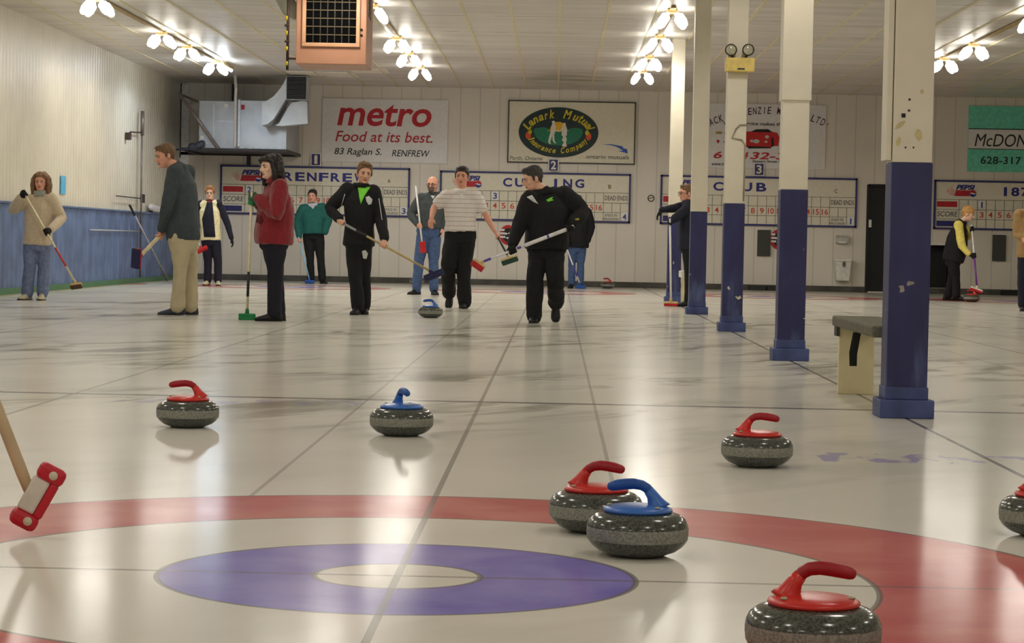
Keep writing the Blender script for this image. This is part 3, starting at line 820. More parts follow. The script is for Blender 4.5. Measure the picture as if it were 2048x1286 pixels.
    for s_, col_, row, what in cards:
        u = (50+cw*(col_-.5)) if col_ else w-11.5
        v_ = {0: (r0+r1)/2, 2: (r2+r3)/2}[row]
        k = thing('score_card', (X(u), y-.008, Z(v_+8.5)), what, 'number card', 'hanging score cards')
        g = G(); g.box((X(u-7), y-.012, Z(v_+8.5)), (X(u+7), y-.006, Z(v_-8.5))); part('card', g, CARDM, k)
        g = G(); tx(g, s_, u, v_, 3 if s_ == '1' else 8, 12, .004 if s_ == '1' else .02, 0, y-.016); part('digit', g, mat('digit_blue', (70, 74, 130), .5), k)
    return t
let = lambda s_, u0, du, ww: [(c_, u0+i*du, ww if c_ not in 'I1' else 6) for i, c_ in enumerate(s_)]
scoreboard(441.5, 329.5, 380, 98, let('RENFREW', 136, 23.7, 19), 'blue-framed scoreboard under number plate 1, behind the woman in the red fleece',
           [('3', 0, 2, 'white card numbered 3 at the corner of the scoreboard behind the tracksuit youth'), ('2', 1, 0, 'white number card on the top row of the scoreboard behind the red fleece')], 'A')
scoreboard(880.5, 341, 381, 98, let('CURLING', 135, 24, 18), 'blue-framed scoreboard under number plate 2, behind the white polo and the black jacket',
           [('1', 1, 0, 'white card numbered 1 on the top row of the scoreboard behind the white polo'), ('3', 4, 0, 'white card numbered 3 on the top row of the middle scoreboard'), ('2', 0, 2, '')][:2] +
           [('4', 0, 2, 'white card numbered 4 at the corner of the scoreboard behind the black jacket')], 'B')
scoreboard(1321.5, 349.5, 391, 98, let('CLUB', 115, 28.5, 20), 'blue-framed scoreboard under number plate 3, crossed by the columns',
           [('1', 0, 2, 'white card numbered 1 at the corner of the scoreboard behind the columns')], 'C')
scoreboard(1868.5, 359.5, 391, 98, let('187', 141, 19.5, 16), 'blue-framed scoreboard below the teal sign, behind the woman with yellow sleeves',
           [('1', 3, 0, 'white card numbered 1 on the scoreboard below the teal sign')], 'D')
# the stray card on the middle board's first square
k = thing('score_card', W(954, 429, YW-.05), 'white card numbered 2 low on the scoreboard beside the elbow of the white polo', 'number card', 'hanging score cards')
g = G(); c = W(956, 421); g.box((c.x-7*WP, YW-.05, c.z-9*WP), (c.x+7*WP, YW-.043, c.z+9*WP)); part('card', g, CARDM, k)
g = G(); text_g(g, '2', c.x, c.z, 8*WP, 12*WP, YW-.054, 0, .02); part('digit', g, mat('digit_blue', (0, 0, 0)), k)
for s_, px, py, lab in (('1', 632.5, 319.5, 'small blue plate numbered 1 above the scoreboard beside the red-lettered sign'), ('2', 1107, 330.5, 'small blue plate numbered 2 under the oval emblem sign'), ('3', 1517.5, 339, 'small blue plate numbered 3 under the red car sign')):
    c = W(px, py); t = thing('number_plate', (c.x, YW-.07, c.z-12*WP), lab, 'number plate', 'sheet number plates')
    yb = YW-.07
    g = G(); g.box((c.x-10.5*WP, yb, c.z-12.5*WP), (c.x+10.5*WP, YW-.056, c.z+12.5*WP)); part('border', g, CARDM, t)
    g = G(); g.box((c.x-8.5*WP, yb-.006, c.z-11*WP), (c.x+8.5*WP, yb+.005, c.z+11*WP)); part('plate', g, BFR, t)
    g = G(); text_g(g, s_, c.x, c.z, (6 if s_ == '1' else 10.5)*WP, 17*WP, yb-.012, 0, .008 if s_ == '1' else .03, 0, .006); part('digit', g, mat('digit_cream', (228, 220, 200), .5), t)

# ------------------------------------------------------------------ other things on the end wall
for px, lab in ((1527.5, 'dark grey wall panel below the scoreboard crossed by the columns'), (1997.5, 'dark grey wall panel below the scoreboard under the teal sign')):
    c = W(px, 486 if px < 1600 else 496); g = G(); g.box((c.x-13*WP, YW-.07, c.z-26*WP), (c.x+13*WP, YW-.001, c.z+26*WP), bev=.008)
    single('wall_speaker', g, mat('speaker_grey', (70, 72, 66), .8, .1, 60), lab, 'panel', 'dark wall panels')
for px, py, lab in ((1016, 470, 'round red and black club emblem on the end wall beside the black jacket'), (1557, 479, 'round red and black club emblem on the end wall behind the second column')):
    c = W(px, py); t = thing('wall_emblem', (c.x, YW-.02, c.z-20*WP), lab, 'emblem', 'round wall emblems')
    g = G(); ellip(g, c.x, c.z, 17*WP, 20*WP, YW-.014, 0, 32, .013); part('disc', g, mat('emblem_red', (186, 26, 36), .5), t)
    g = G(); ellip(g, c.x, c.z, 11*WP, 14*WP, YW-.019, 0, 28, .006); part('centre_disc', g, BLK, t)
    g = G()
    for a in range(3):
        an = a*2.1+.6; p0 = V((c.x+math.cos(an)*5*WP, YW-.024, c.z+math.sin(an)*6*WP)); g.ell(p0, (4*WP, .004, 2*WP), 0)
    for q in range(3): g.box((c.x-17*WP, YW-.026, c.z+(8-q*7)*WP), (c.x-(7-q)*WP, YW-.012, c.z+(12-q*7)*WP))
    part('white_mark', g, SGW, t)
c = W(1683.5, 480); t = thing('mounted_paper_dispenser', (c.x, YW-.1, c.z-9*WP), 'small white paper dispenser on the end wall above the hanging bin', 'dispenser')
g = G(); g.prism([(0, -8*WP), (.12, -6*WP), (.14, 4*WP), (.06, 9*WP), (0, 9*WP)], (c.x-12*WP, YW, c.z), (0, -1, 0), (0, 0, 1), (24*WP, 0, 0)); part('housing', g, mat('dispenser_grey', (196, 196, 186), .4), t)
g = G(); g.box((c.x-8*WP, YW-.16, c.z-7*WP), (c.x+8*WP, YW-.12, c.z-2*WP), bev=.02); part('paper', g, SGW, t)
c = W(1683, 539); t = thing('mounted_waste_bin', (c.x, YW-.15, c.z-22*WP), 'white plastic waste bin hung on the end wall below the dispenser', 'bin')
g = G(); bw = mat('bin_white', (230, 228, 220), .4)
rs = []
for z, a, d in ((-22, 12, .11), (-18, 12.5, .115), (14, 15, .14), (17, 15.2, .14)):
    rs.append([V((c.x+sx_*a*WP, YW-.02-d+sy*d, c.z+z*WP)) for sx_, sy in ((-1, -1), (1, -1), (1, 1), (-1, 1))])
g.rings(rs, smooth=False); part('bucket', g, bw, t)
g = G(); g.box((c.x-17*WP, YW-.33, c.z+16*WP), (c.x+17*WP, YW-.005, c.z+22*WP), bev=.015); part('rim', g, bw, t)
g = G(); ellip(g, c.x+1*WP, c.z+11*WP, 3.2*WP, 6*WP, YW-.315, 0, 16, .02); part('sticker', g, mat('sticker_grey', (110, 104, 90), .5), t)
c = W(1302, 396.5); t = thing('wall_disc', (c.x, YW-.02, c.z-6*WP), 'small round outlined sign on bare end wall beside the columns', 'disc')
g = G(); n = 24
g.tube([(c.x+6*WP*math.cos(2*PI*i/n), YW-.012, c.z+6*WP*math.sin(2*PI*i/n)) for i in range(n+1)], .01, 0, 6); g.tube([(c.x-5*WP, YW-.012, c.z-1*WP), (c.x+5*WP, YW-.012, c.z+2*WP)], .008, 0, 6); part('outline', g, DKGREY, t)
g = G(); ellip(g, c.x, c.z, 6*WP, 6*WP, YW-.009, 0, 24, .008); part('face', g, SGI, t)

# ------------------------------------------------------------------ heater hanging from the ceiling
HT = mat('heater_tan', (184, 134, 106), .45, .05, 3); HT2 = mat('heater_tan_frame', (204, 156, 118), .45, .05, 3)
YH = 26.2; k = YH/F_PX
a, b_ = P(591, 127, YH), P(732, 131, YH)
x0, x1, z0 = a.x, b_.x, (a.z+b_.z)/2; z1 = z0+1.02; dep = .85
t = thing('unit_heater', ((x0+x1)/2, YH, z0), 'tan suspended unit heater with black louvred grille under the ceiling', 'heater')
g = G(); g.box((x0, YH, z0), (x1, YH+dep, z1), bev=.012); part('casing', g, HT, t)
ga, gb_ = P(613, 3, YH), P(712, 87, YH)
zt = z1-.10
g = G(); fr_ = .045
for (p0, p1, q0, q1) in ((ga.x-fr_, gb_.x+fr_, gb_.z-fr_, gb_.z), (ga.x-fr_, gb_.x+fr_, zt, zt+fr_), (ga.x-fr_, ga.x, gb_.z, zt), (gb_.x, gb_.x+fr_, gb_.z, zt)):
    g.box((p0, YH-.03, q0), (p1, YH, q1), bev=.006)
part('grille_frame', g, HT2, t)
g = G(); g.box((ga.x, YH-.004, gb_.z), (gb_.x, YH-.001, zt)); gr = part('grille', g, mat('grille_dark', (9, 9, 9), .95, spec=.05), t)
g = G(); dz = 16*k
for i in range(1, 8):
    z = gb_.z+dz*i*1.02
    if z < zt: g.prism([(0, 0), (.012, -.007), (.013, -.001), (.001, .006)], (ga.x, YH-.004, z), (0, -1, 0), (0, 0, 1), (gb_.x-ga.x, 0, 0))
part('louvre', g, mat('louvre_brown', (96, 84, 62), .5), gr)
g = G()
for i in range(1, 7):
    xx = ga.x+(gb_.x-ga.x)*i/7; g.box((xx-.006, YH-.012, gb_.z), (xx+.006, YH-.005, zt))
part('vertical_vane', g, mat('vane_dark', (44, 40, 34), .6), gr)
g = G()
for py in (59.5, 70.5):
    p = P(723, py, YH); g.tube([(p.x, YH-.012, p.z), (p.x, YH+.002, p.z)], .014, 0, 14)
part('knob', g, BLK, t)
g = G()
for i in range(4):
    z = P(738, 28-12*i, YH).z; g.prism([(.25, 0), (.55, -.03), (.55, .02), (.25, .05)], (x1-.001, YH, z), (0, 1, 0), (0, 0, 1), (.006, 0, 0))
part('side_slot', g, BLK, t)
g = G()
for xx in (x0+.06, x1-.06):
    for yy in (YH+.1, YH+dep-.1): g.tube([(xx, yy, z1-.01), (xx, yy, ZC+.005)], .008, 0, 8)
part('hanger_rod', g, mat('steel', (150, 148, 142), .4, metal=.6), t)
# flue and striped pipe beside the heater
p = P(566, -20, YH+.3)
g = G(); g.tube([(x0-.012, YH+.35, P(0, 6, YH).z), (x0-.05, YH+.35, P(0, 6, YH).z), (x0-.12, YH+.35, P(0, 0, YH).z), (x0-.19, YH+.35, P(0, -20, YH).z), (x0-.2, YH+.35, ZC+.01)], .105, 0, 22)
single('flue_pipe', g, mat('grey_flue', (176, 176, 158), .5, .12, 4), 'grey round flue pipe elbow between the heater and the ceiling', 'pipe')
yp = YH+.05; p0, p1 = P(574.5, 140, yp), P(575, 0, yp)
t = thing('gas_pipe', (p0.x, yp, p0.z), 'thin dark gas pipe with yellow bands hanging beside the heater', 'pipe')
g = G(); g.tube([p0, (p0.x, yp, ZC+.005)], .016, 0, 12)
for py in (51, 83): q = P(574, py, yp); g.ell(q, (.032, .032, .016))
q = P(575, 117, yp); g.tube([q, (x0-.004, yp, q.z)], .012, 0, 10); part('pipe', g, mat('pipe_maroon', (64, 44, 34), .5, .3, 9), t)
for py in (36, 66, 97, 127):
    q = P(574, py, yp); g = G(); g.tube([q+V((0, 0, -.024)), q+V((0, 0, .024))], .019, 0, 12); part('yellow_band', g, mat('band_yellow', (206, 180, 40), .5), t)

# ------------------------------------------------------------------ ventilation unit on its platform in the corner
YM = 44.2; k = YM/F_PX
GAL = mat('galvanised', (172, 178, 186), .38, .10, 3, metal=.35); STL = mat('black_steel', (46, 42, 42), .5); ALU = mat('strut_steel', (140, 130, 126), .35, metal=.5)
pz = P(470, 297, YM).z
xa, xm, xb = P(397, 250, YM).x, P(478, 250, YM).x, P(573, 250, YM).x
zt = P(470, 200, YM).z
t = thing('platform', (P(467, 300, YM).x, YM+.9, pz-.06), 'dark steel platform with diagonal strut in the corner carrying the ventilation unit', 'platform')
pxa, pxb = P(362, 298, YM).x, P(575, 298, YM).x
g = G(); g.box((pxa, YM-.05, pz-.06), (pxb, YM, pz), bev=.004); g.box((pxa, YM, pz-.06), (pxa+.05, YW-.06, pz)); g.box((XL+.02, YW-.06, pz-.06), (pxb, YW-.002, pz)); g.box((pxb-.05, YM, pz-.06), (pxb, YW-.05, pz)); part('deck_frame', g, STL, t)
g = G(); g.box((pxa+.05, YM, pz-.02), (pxb-.05, YW-.05, pz-.012)); part('deck', g, mat('deck_grey', (70, 68, 68), .6), t)
g = G()
for i in range(7):
    xx = P(470+16*i, 0, YM).x; g.box((xx, YM-.03, pz), (xx+.07, YM+.012, pz+.03))
part('angle_clip', g, GAL, t)
g = G(); xx = P(466.5, 300, YM).x; g.box((xx-.035, YW-.10, P(466, 322, YM).z), (xx+.035, YW-.002, pz-.06)); part('wall_bracket', g, STL, t)
xq = P(357, 200, YM).x
g = G(); q = W(358, 300); g.box((q.x-.04, YW-.09, W(357, 315).z), (q.x+.05, YW-.002, ZC-.02)); part('post', g, STL, t)
g = G(); xx = P(467.5, 160, YW-.2).x; g.box((xx-.05, YW-.12, pz), (xx+.02, YW-.002, ZC-.01)); part('post', g, STL, t)
g = G(); g.tube([P(359, 188, YM-.12), P(437, 297, YM-.1)], .032, 0, 12); g.tube([P(359, 188, YM-.12), V((P(359, 188, YM-.12).x-.02, YW-.05, P(359, 188, YM-.12).z))], .025, 0, 10); part('strut', g, ALU, t)
g = G(); g.tube([P(352, 299, YM-.1), P(388, 297, YM-.1)], .022, 0, 10); g.ell(P(385, 293, YM-.1), (.09, .07, .07)); g.tube([P(386, 296, YM-.1), P(404, 287, YM-.1)], .065, 0, 14, True); part('motor', g, mat('motor_dark', (58, 62, 76), .5), t)
t = thing('ventilation_unit', ((xa+xb)/2, YM+.9, pz), 'galvanised metal ventilation unit standing on the corner platform', 'ventilation unit')
g = G(); g.box((xa, YM+.05, pz-.006), (xm, YW-.16, zt-.02), bev=.008); g.box((xm, YM+.02, pz-.006), (xb, YW-.16, zt), bev=.008); part('casing', g, GAL, t)
g = G(); g.box((xm-.02, YM-.015, pz+.04), (xm+.02, YM+.03, zt+.01)); g.box((xa+.28, YM+.035, pz+.1), (xa+.30, YM+.055, zt-.1)); g.box((xa+.35, YM+.035, pz+.52), (xm-.05, YM+.055, pz+.54)); part('seam_strip', g, mat('galv_light', (196, 204, 214), .35, metal=.3), t)
g = G(); q = P(485.5, 214, YM); g.box((q.x-.035, YM+.006, q.z-.05), (q.x+.035, YM+.024, q.z+.045)); part('red_label', g, SRED, t)
g = G()
for px, py, s_ in ((452, 211, .035), (404, 275, .035), (450, 285, .02), (413, 287, .018)):
    q = P(px, py, YM); g.box((q.x-s_, YM+.03, q.z-s_), (q.x+s_, YM+.054, q.z+s_))
part('white_label', g, SGW, t)
g = G(); q = P(471, 170, YM-.05); pts = [V((P(470, 165, YM-.05).x, YM-.05, ZC)), P(472, 180, YM-.05), P(471, 200, YM-.065), P(470, 294, YM-.065)]
g.tube(pts, .03, 0, 12); part('riser_pipe', g, SGW, t)
# duct: flat transition out of the unit, sweeping up to a louvred outlet facing the hall
g = G(); rs = []
yd = YM-.66
lft = [(523, 208), (523, 250), (540, 247), (552, 232), (562, 206), (573, 200)]
prof_l = [(524, 206, 251), (536, 200, 248), (548, 192, 238), (558, 180, 222), (566, 168, 208), (573, 154, 197)]
for (px, ya, yb) in prof_l:
    a, b2 = P(px, ya, yd), P(px, yb, yd)
    rs.append([V((a.x, yd, a.z)), V((a.x, yd, b2.z)), V((a.x, yd+.64, b2.z)), V((a.x, yd+.64, a.z))])
g.rings(rs, smooth=False)
a, b2 = P(573, 152, yd), P(613, 200, yd)
g.box((a.x, yd-.0, b2.z), (b2.x, yd+.66, a.z))
rs = []
for px, ya in ((548, 250), (556, 245), (563, 232), (572, 215), (580, 205), (600, 200), (612, 201)):
    p_ = P(px, ya, yd); rs.append((p_.x, p_.z))
top = P(573, 198, yd).z
g.prism(rs + [(P(613, 240, yd).x, P(613, 246, yd).z), (P(560, 251, yd).x, P(560, 251, yd).z)], (0, yd+.2, 0), (1, 0, 0), (0, 0, 1), (0, .44, 0))
t = thing('air_duct', (P(570, 250, yd).x, yd+.3, P(570, 251, yd).z), 'galvanised air duct curving up from the ventilation unit to a black louvre', 'duct')
part('duct', g, mat('duct_metal', (184, 190, 194), .42, .08, 3, metal=.3), t)
g = G(); a, b2 = P(574, 153, yd), P(612, 199, yd); g.box((a.x, yd-.03, b2.z), (b2.x, yd-.001, a.z)); lv = part('outlet_frame', g, BLK, t)
g = G()
for i in range(1, 5):
    z = a.z+(b2.z-a.z)*i/5; g.prism([(0, 0), (.03, -.02), (.034, -.01), (.002, .012)], (a.x+.02, yd-.03, z), (0, -1, 0), (0, 0, 1), (b2.x-a.x-.04, 0, 0))
part('louvre', g, DKGREY, lv)

# ------------------------------------------------------------------ things on the side wall
STE = mat('rod_steel', (120, 112, 106), .4, metal=.5)
a, b2 = LW(285, 222, XL+.10), LW(281, 556, XL+.12)
t = thing('door_bolt', (XL+.1, a.y, .1), 'long vertical steel bolt rod with latch fixed to the ribbed side wall', 'bolt rod')
g = G(); g.tube([(XL+.10, a.y, a.z), (XL+.10, a.y, .10)], .018, 0, 8); g.tube([(XL+.10, a.y, a.z), (XL+.10, a.y, a.z-.45)], .034, 0, 10); part('rod', g, STE, t)
q = LW(258, 271, XL+.06)
g = G(); g.tube([(XL+.08, q.y, LW(270, 267, XL+.06).z), (XL+.10, a.y, LW(283, 266, XL+.06).z)], .014, 0, 8); g.box((XL+.012, q.y-.10, q.z-.08), (XL+.10, q.y+.05, q.z+.05), bev=.01); part('latch', g, mat('latch_brown', (66, 50, 46), .5), t)
g = G(); q2 = LW(282, 395, XL+.08); g.box((XL+.076, q2.y-.08, q2.z-.10), (XL+.14, q2.y+.08, q2.z+.06), bev=.01); g.tube([(XL+.09, q2.y-2.4, q2.z-.02), (XL+.09, q2.y, q2.z-.02)], .010, 0, 8); part('keeper', g, STL, t)
q = LW(255, 462, XL+.09)
g = G(); g.tube([(XL+.075, q.y-3.2, q.z), (XL+.075, q.y+1.2, q.z)], .013, 0, 8)
single('wall_rod', g, mat('pale_rod', (176, 180, 186), .4), 'thin pale horizontal rod along the blue side wall panel', 'rod')
a, b2 = LW(127, 352, XL+.02), LW(127, 388, XL+.02)
g = G(); g.box((XL+.010, a.y-.17, b2.z), (XL+.024, a.y+.17, a.z)); single('tape_strip', g, mat('tape_blue', (92, 178, 222), .5), 'bright blue strip stuck on the cream side wall beside the woman in beige', 'strip')
q = LW(311, 432, XL+.04)
g = G(); g.ell((XL+.085, q.y-.15, 1.385), (.07, .62, .075)); g.ell((XL+.085, q.y-.65, 1.41), (.055, .32, .07)); g.ell((XL+.085, q.y+.4, 1.365), (.05, .45, .05))
me = remesh(g, .02, 2); folds(me, .012, 9, 3)
org = V((XL+.02, q.y-.15, 1.322))
for v in me.vertices: v.co -= org; v.co.z = max(v.co.z, 0); v.co.x = max(v.co.x, 0)
tag(link('cloth_bundle', me, mat('cloth_white', (214, 212, 214), .8), None, org), 'white bundled cloth lying on the ledge of the side wall', 'cloth')
a = FL(284, 561); b2 = LW(254, 411, XL+.06)
t = thing('curling_broom', (XL+.2, a.y, 0), 'broom standing alone against the blue side wall, its black tip up', 'broom', 'curling brooms')
A, B = V((XL+.24, a.y, .02)), V((XL+.11, b2.y, b2.z)); d = B-A
g = G(); g.tube([A, B], .016, 0, 10); part('handle', g, mat('pale_handle', (196, 196, 196), .4), t)
g = G(); g.tube([A+d*.88, A+d*1.0], .02, 0, 10, True); part('tip', g, BLK, t)
g = G(); g.tube([A, A+d*.18], [.03, .024], 0, 10); part('foot', g, mat('foot_grey', (120, 122, 124), .5), t)
# ------------------------------------------------------------------ people
def lerp(a, b, t): return a+(b-a)*t
def ring_at(c, u, v_, ru, rv, n=24, ex=2.4):
    r = []
    for j in range(n):
        t = 2*PI*j/n; cs, sn = math.cos(t), math.sin(t)
        x = math.copysign(abs(cs)**(2/ex), cs); y = math.copysign(abs(sn)**(2/ex), sn)
        r.append(c+u*(x*ru)+v_*(y*rv))
    return r
def torso(g, H, Sh, wh, ws, secs, lean=V((0, 0, 0))):
    up = (Sh-H); L = up.length; up.normalize()
    rs = []
    for s_ in secs:
        t, rw, rd = s_[:3]; off = s_[3] if len(s_) > 3 else 0
        w = wh.lerp(ws, max(0, min(1, t))); w = (w-up*w.dot(up)).normalized(); fr = w.cross(up)
        rs.append(ring_at(H+up*(L*t)+fr*off, w, fr, rw, rd))
    g.rings(rs)
BODY = [(-.16, .07, .07), (-.12, .12, .09), (-.02, .150, .105), (.10, .148, .10), (.35, .128, .092), (.6, .145, .10), (.82, .155, .10), (.95, .12, .075), (1.06, .06, .055)]
def limb(g, a, b, c, r, n=14):
    """a-b-c chain; r = radii (start, mid upper, joint, mid lower, end)"""
    pts = [a, lerp(a, b, .35), lerp(a, b, .75), b, lerp(b, c, .25), lerp(b, c, .65), c]
    # soften the bend
    pts[3] = b*.8+(pts[2]+pts[4])*.1
    rr = [r[0], r[1], lerp(r[1], r[2], .6), r[2], r[3], lerp(r[3], r[4], .55), r[4]]
    g.tube(pts, rr, 0, n, True)
def frame_mtx(right, front, up, org):
    m = Matrix.Identity(4)
    for i in range(3): m[i][0], m[i][1], m[i][2], m[i][3] = right[i], front[i], up[i], org[i]
    return m
HSEC = [(0, .046, .020, .018), (.010, .040, .034, .034), (.028, .030, .049, .053), (.055, .019, .058, .070), (.085, .008, .066, .084), (.115, .002, .071, .092),
        (.145, -.004, .073, .095), (.172, -.008, .071, .090), (.198, -.011, .060, .074), (.216, -.013, .040, .049), (.226, -.014, .014, .018)]
def head_rings(g, M4, hs, inf=0, zmin=-1, nshift=(0, 0, 0), mi=0):
    rs = []
    for z, cy, rx, ry in HSEC:
        if z < zmin: continue
        z2 = z + (inf*(z-.11)/.11 if inf else 0)
        r = []
        for j in range(22):
            t = 2*PI*j/22; sn = math.sin(t)
            p = V(((rx+inf)*math.cos(t), cy+(ry+inf)*sn, z2))
            p = (p+V(nshift))*hs
            r.append(M4 @ p)
        rs.append(r)
    g.rings(rs, mi)
def hand(g, wrist, d, n, th, inf=0, curl=.35, spread=.012):
    """relaxed hand: d along the fingers, n the way the palm faces, th towards the thumb"""
    d = d.normalized(); n = (n-d*n.dot(d)).normalized(); th = (th-d*th.dot(d)-n*th.dot(n)).normalized()
    rs = []
    for t, w, h in ((-.01, .024, .020), (.02, .032, .019), (.055, .041, .018), (.088, .040, .015)):
        rs.append(ring_at(wrist+d*t, th, n, w+inf, h+inf, 12, 2.6))
    g.rings(rs)
    for i, (o, L) in enumerate(((.030, .068), (.010, .076), (-.010, .070), (-.029, .055))):
        p = wrist+d*.086+th*o; dd = (d+th*o*spread*20).normalized(); pts = [p-d*.015, p]; a = curl*.7
        for k in range(3):
            dd = (dd*math.cos(a)+n*math.sin(a)).normalized(); a = curl*(1+.2*i)
            p = p+dd*(L*(.42, .32, .26)[k]); pts.append(p)
        g.tube(pts, [.0095+inf, .0098+inf, .009+inf, .0085+inf, .0072+inf], 0, 8, True)
    p = wrist+d*.028+th*.028
    q = p+(d*.7+th*.6+n*.35).normalized()*.036; r_ = q+(d*.9+th*.15+n*.35).normalized()*.032
    g.tube([p-th*.012, p, q, r_], [.014+inf, .0135+inf, .011+inf, .0085+inf], 0, 8, True)
def grip(g, wrist, Gp, ax, rad, inf=0, flip=1):
    """fist closed round a handle whose axis is ax through Gp"""
    a = ax.normalized(); e1 = (Gp-wrist); e1 = (e1-a*e1.dot(a))
    if e1.length < 1e-3: e1 = V((0, -1, 0))-a*(-a.y)
    e1.normalize(); e2 = a.cross(e1)*flip
    R = rad+.010
    rs = []
    for t, w, h in ((0, .024, .021), (.3, .034, .022), (.7, .042, .021), (1.0, .040, .017)):
        c = wrist.lerp(Gp-e1*(R+.008)+e2*.004, t); rs.append(ring_at(c, a, e2, w+inf, h+inf, 12, 2.6))
    g.rings(rs)
    pt = lambda th_, r_, o: Gp + a*o - e1*(r_*math.cos(th_)) + e2*(r_*math.sin(th_))
    for i, o in enumerate((.030, .010, -.010, -.029)):
        sc = (1, 1.05, 1, .88)[i]
        pts = [pt(q*sc, R+.004*(1-k/6), o) for k, q in enumerate((.25, .85, 1.5, 2.2, 2.9, 3.6, 4.2))]
        g.tube(pts, [.0105+inf, .0105+inf, .0105+inf, .0098+inf, .0095+inf, .009+inf, .0078+inf], 0, 8, True)
    pts = [pt(q, R+.003, .046-.006*k) for k, q in enumerate((-.2, -.9, -1.6, -2.3))]
    g.tube(pts, [.014+inf, .013+inf, .0115+inf, .009+inf], 0, 8, True)
def shoe(root, A, toe, up, m, sole_m, s=1.0, name='shoe'):
    toe = toe.normalized(); up = (up-toe*up.dot(toe)).normalized(); w = toe.cross(up)
    def loft(secs, base):
        g = G(); rs = []
        for x, hw, z0, z1 in secs:
            c = A+toe*(x*s)-up*(base*s)
            r = []
            for j in range(16):
                t = 2*PI*j/16; cs, sn = math.cos(t), math.sin(t)
                r.append(c+w*(cs*hw*s)+up*((z0 if sn < 0 else z0+(z1-z0)*(sn**.8))*s))
            rs.append(r)
        g.rings(rs); return g
    g = loft([(-.082, .016, .02, .06), (-.074, .033, .018, .10), (-.045, .039, .016, .115), (.0, .040, .016, .118), (.045, .041, .016, .10), (.09, .046, .016, .075), (.13, .049, .016, .062), (.165, .046, .016, .052), (.19, .034, .017, .042), (.202, .014, .02, .032)], .085)
    o = part(name, g, m, root)
    g = loft([(-.085, .018, 0, .02), (-.076, .036, 0, .022), (-.03, .041, 0, .022), (.04, .040, 0, .022), (.1, .049, 0, .022), (.15, .051, 0, .022), (.19, .038, .003, .022), (.206, .015, .006, .022)], .085)
    part('sole', g, sole_m, o)
SKIN = mat('skin', (220, 170, 142), .5, .05, 20); SKIN2 = mat('skin_ruddy', (218, 158, 132), .5, .05, 20); SKIN3 = mat('skin_pale', (228, 186, 160), .5, .05, 20)
EYEW = mat('eye_white', (176, 164, 152), .3); IRIS = mat('iris', (44, 34, 28), .3); LIP = mat('lips', (170, 92, 84), .5); LIPR = mat('lips_red', (184, 104, 96), .5)
GLS = mat('glasses_frame', (52, 44, 40), .3)

def broom(D, p0, p1, label, hmat, head=None, r=.0125, bands=(), long_dir=None, nrm=None, dd=(0, 0), r2=None, cap=None, size=(.19, .065), floor=False, body=None, pad=None, tip=None):
    """p0 top end, p1 where the handle meets the brush head (photo pixels, dd = metres towards or away)"""
    A, B = P(p0[0], p0[1], D+dd[0]), P(p1[0], p1[1], D+dd[1])
    ax = (B-A); L = ax.length; u = ax.normalized()
    n = V(nrm).normalized() if nrm else (V((0, 0, -1)) if floor else u.copy())
    if floor: B = V((B.x, B.y, .075)); ax = B-A; L = ax.length; u = ax.normalized()
    ld = V(long_dir) if long_dir else V((1, 0, 0)); ld = (ld-n*ld.dot(n)).normalized(); sd = n.cross(ld)
    t = thing('curling_broom', B+n*.07, label, 'broom', 'curling brooms')
    g = G()
    if r2:
        k = r2[1]; g.tube([A, A+ax*k], r2[0], 0, 12); g.tube([A+ax*k, B], r, 0, 12)
    else: g.tube([A, B], r, 0, 12)
    part('handle', g, hmat, t)
    for f0, f1, bm_, nm in bands:
        g = G(); rr = (r2[0] if r2 and f1 <= r2[1] else r)+.0012
        g.tube([A+ax*f0, A+ax*f1], rr, 0, 12); part(nm, g, bm_, t)
    M4 = frame_mtx(ld, sd, n, B)
    a, b2 = size
    g = G(); g.tube([B-u*.05, B+n*.01], [r+.004, r+.010], 0, 10); g.box((-a/2, -b2/2, 0), (a/2, b2/2, .032), 0, M4, .012); part('brush_head', g, body, t)
    g = G(); g.box((-a*.49, -b2*.52, .028), (a*.49, b2*.52, .068), 0, M4, .010)
    part('bristle_pad', g, pad, t)
    t['A'] = tuple(A); t['B'] = tuple(B)
    return A, B, r2[0] if r2 else r

def on_axis(A, B, D, px):
    # point of the handle that shows at this pixel (nearest along the handle)
    best = None
    for i in range(101):
        q = A.lerp(B, i/100); v_ = q-CAM; z = v_.dot(FW); x = 1024+F_PX*v_.dot(RT)/z; y = 643-F_PX*v_.dot(UP)/z
        e = (x-px[0])**2+(y-px[1])**2
        if best is None or e < best[0]: best = (e, q)
    return best[1]

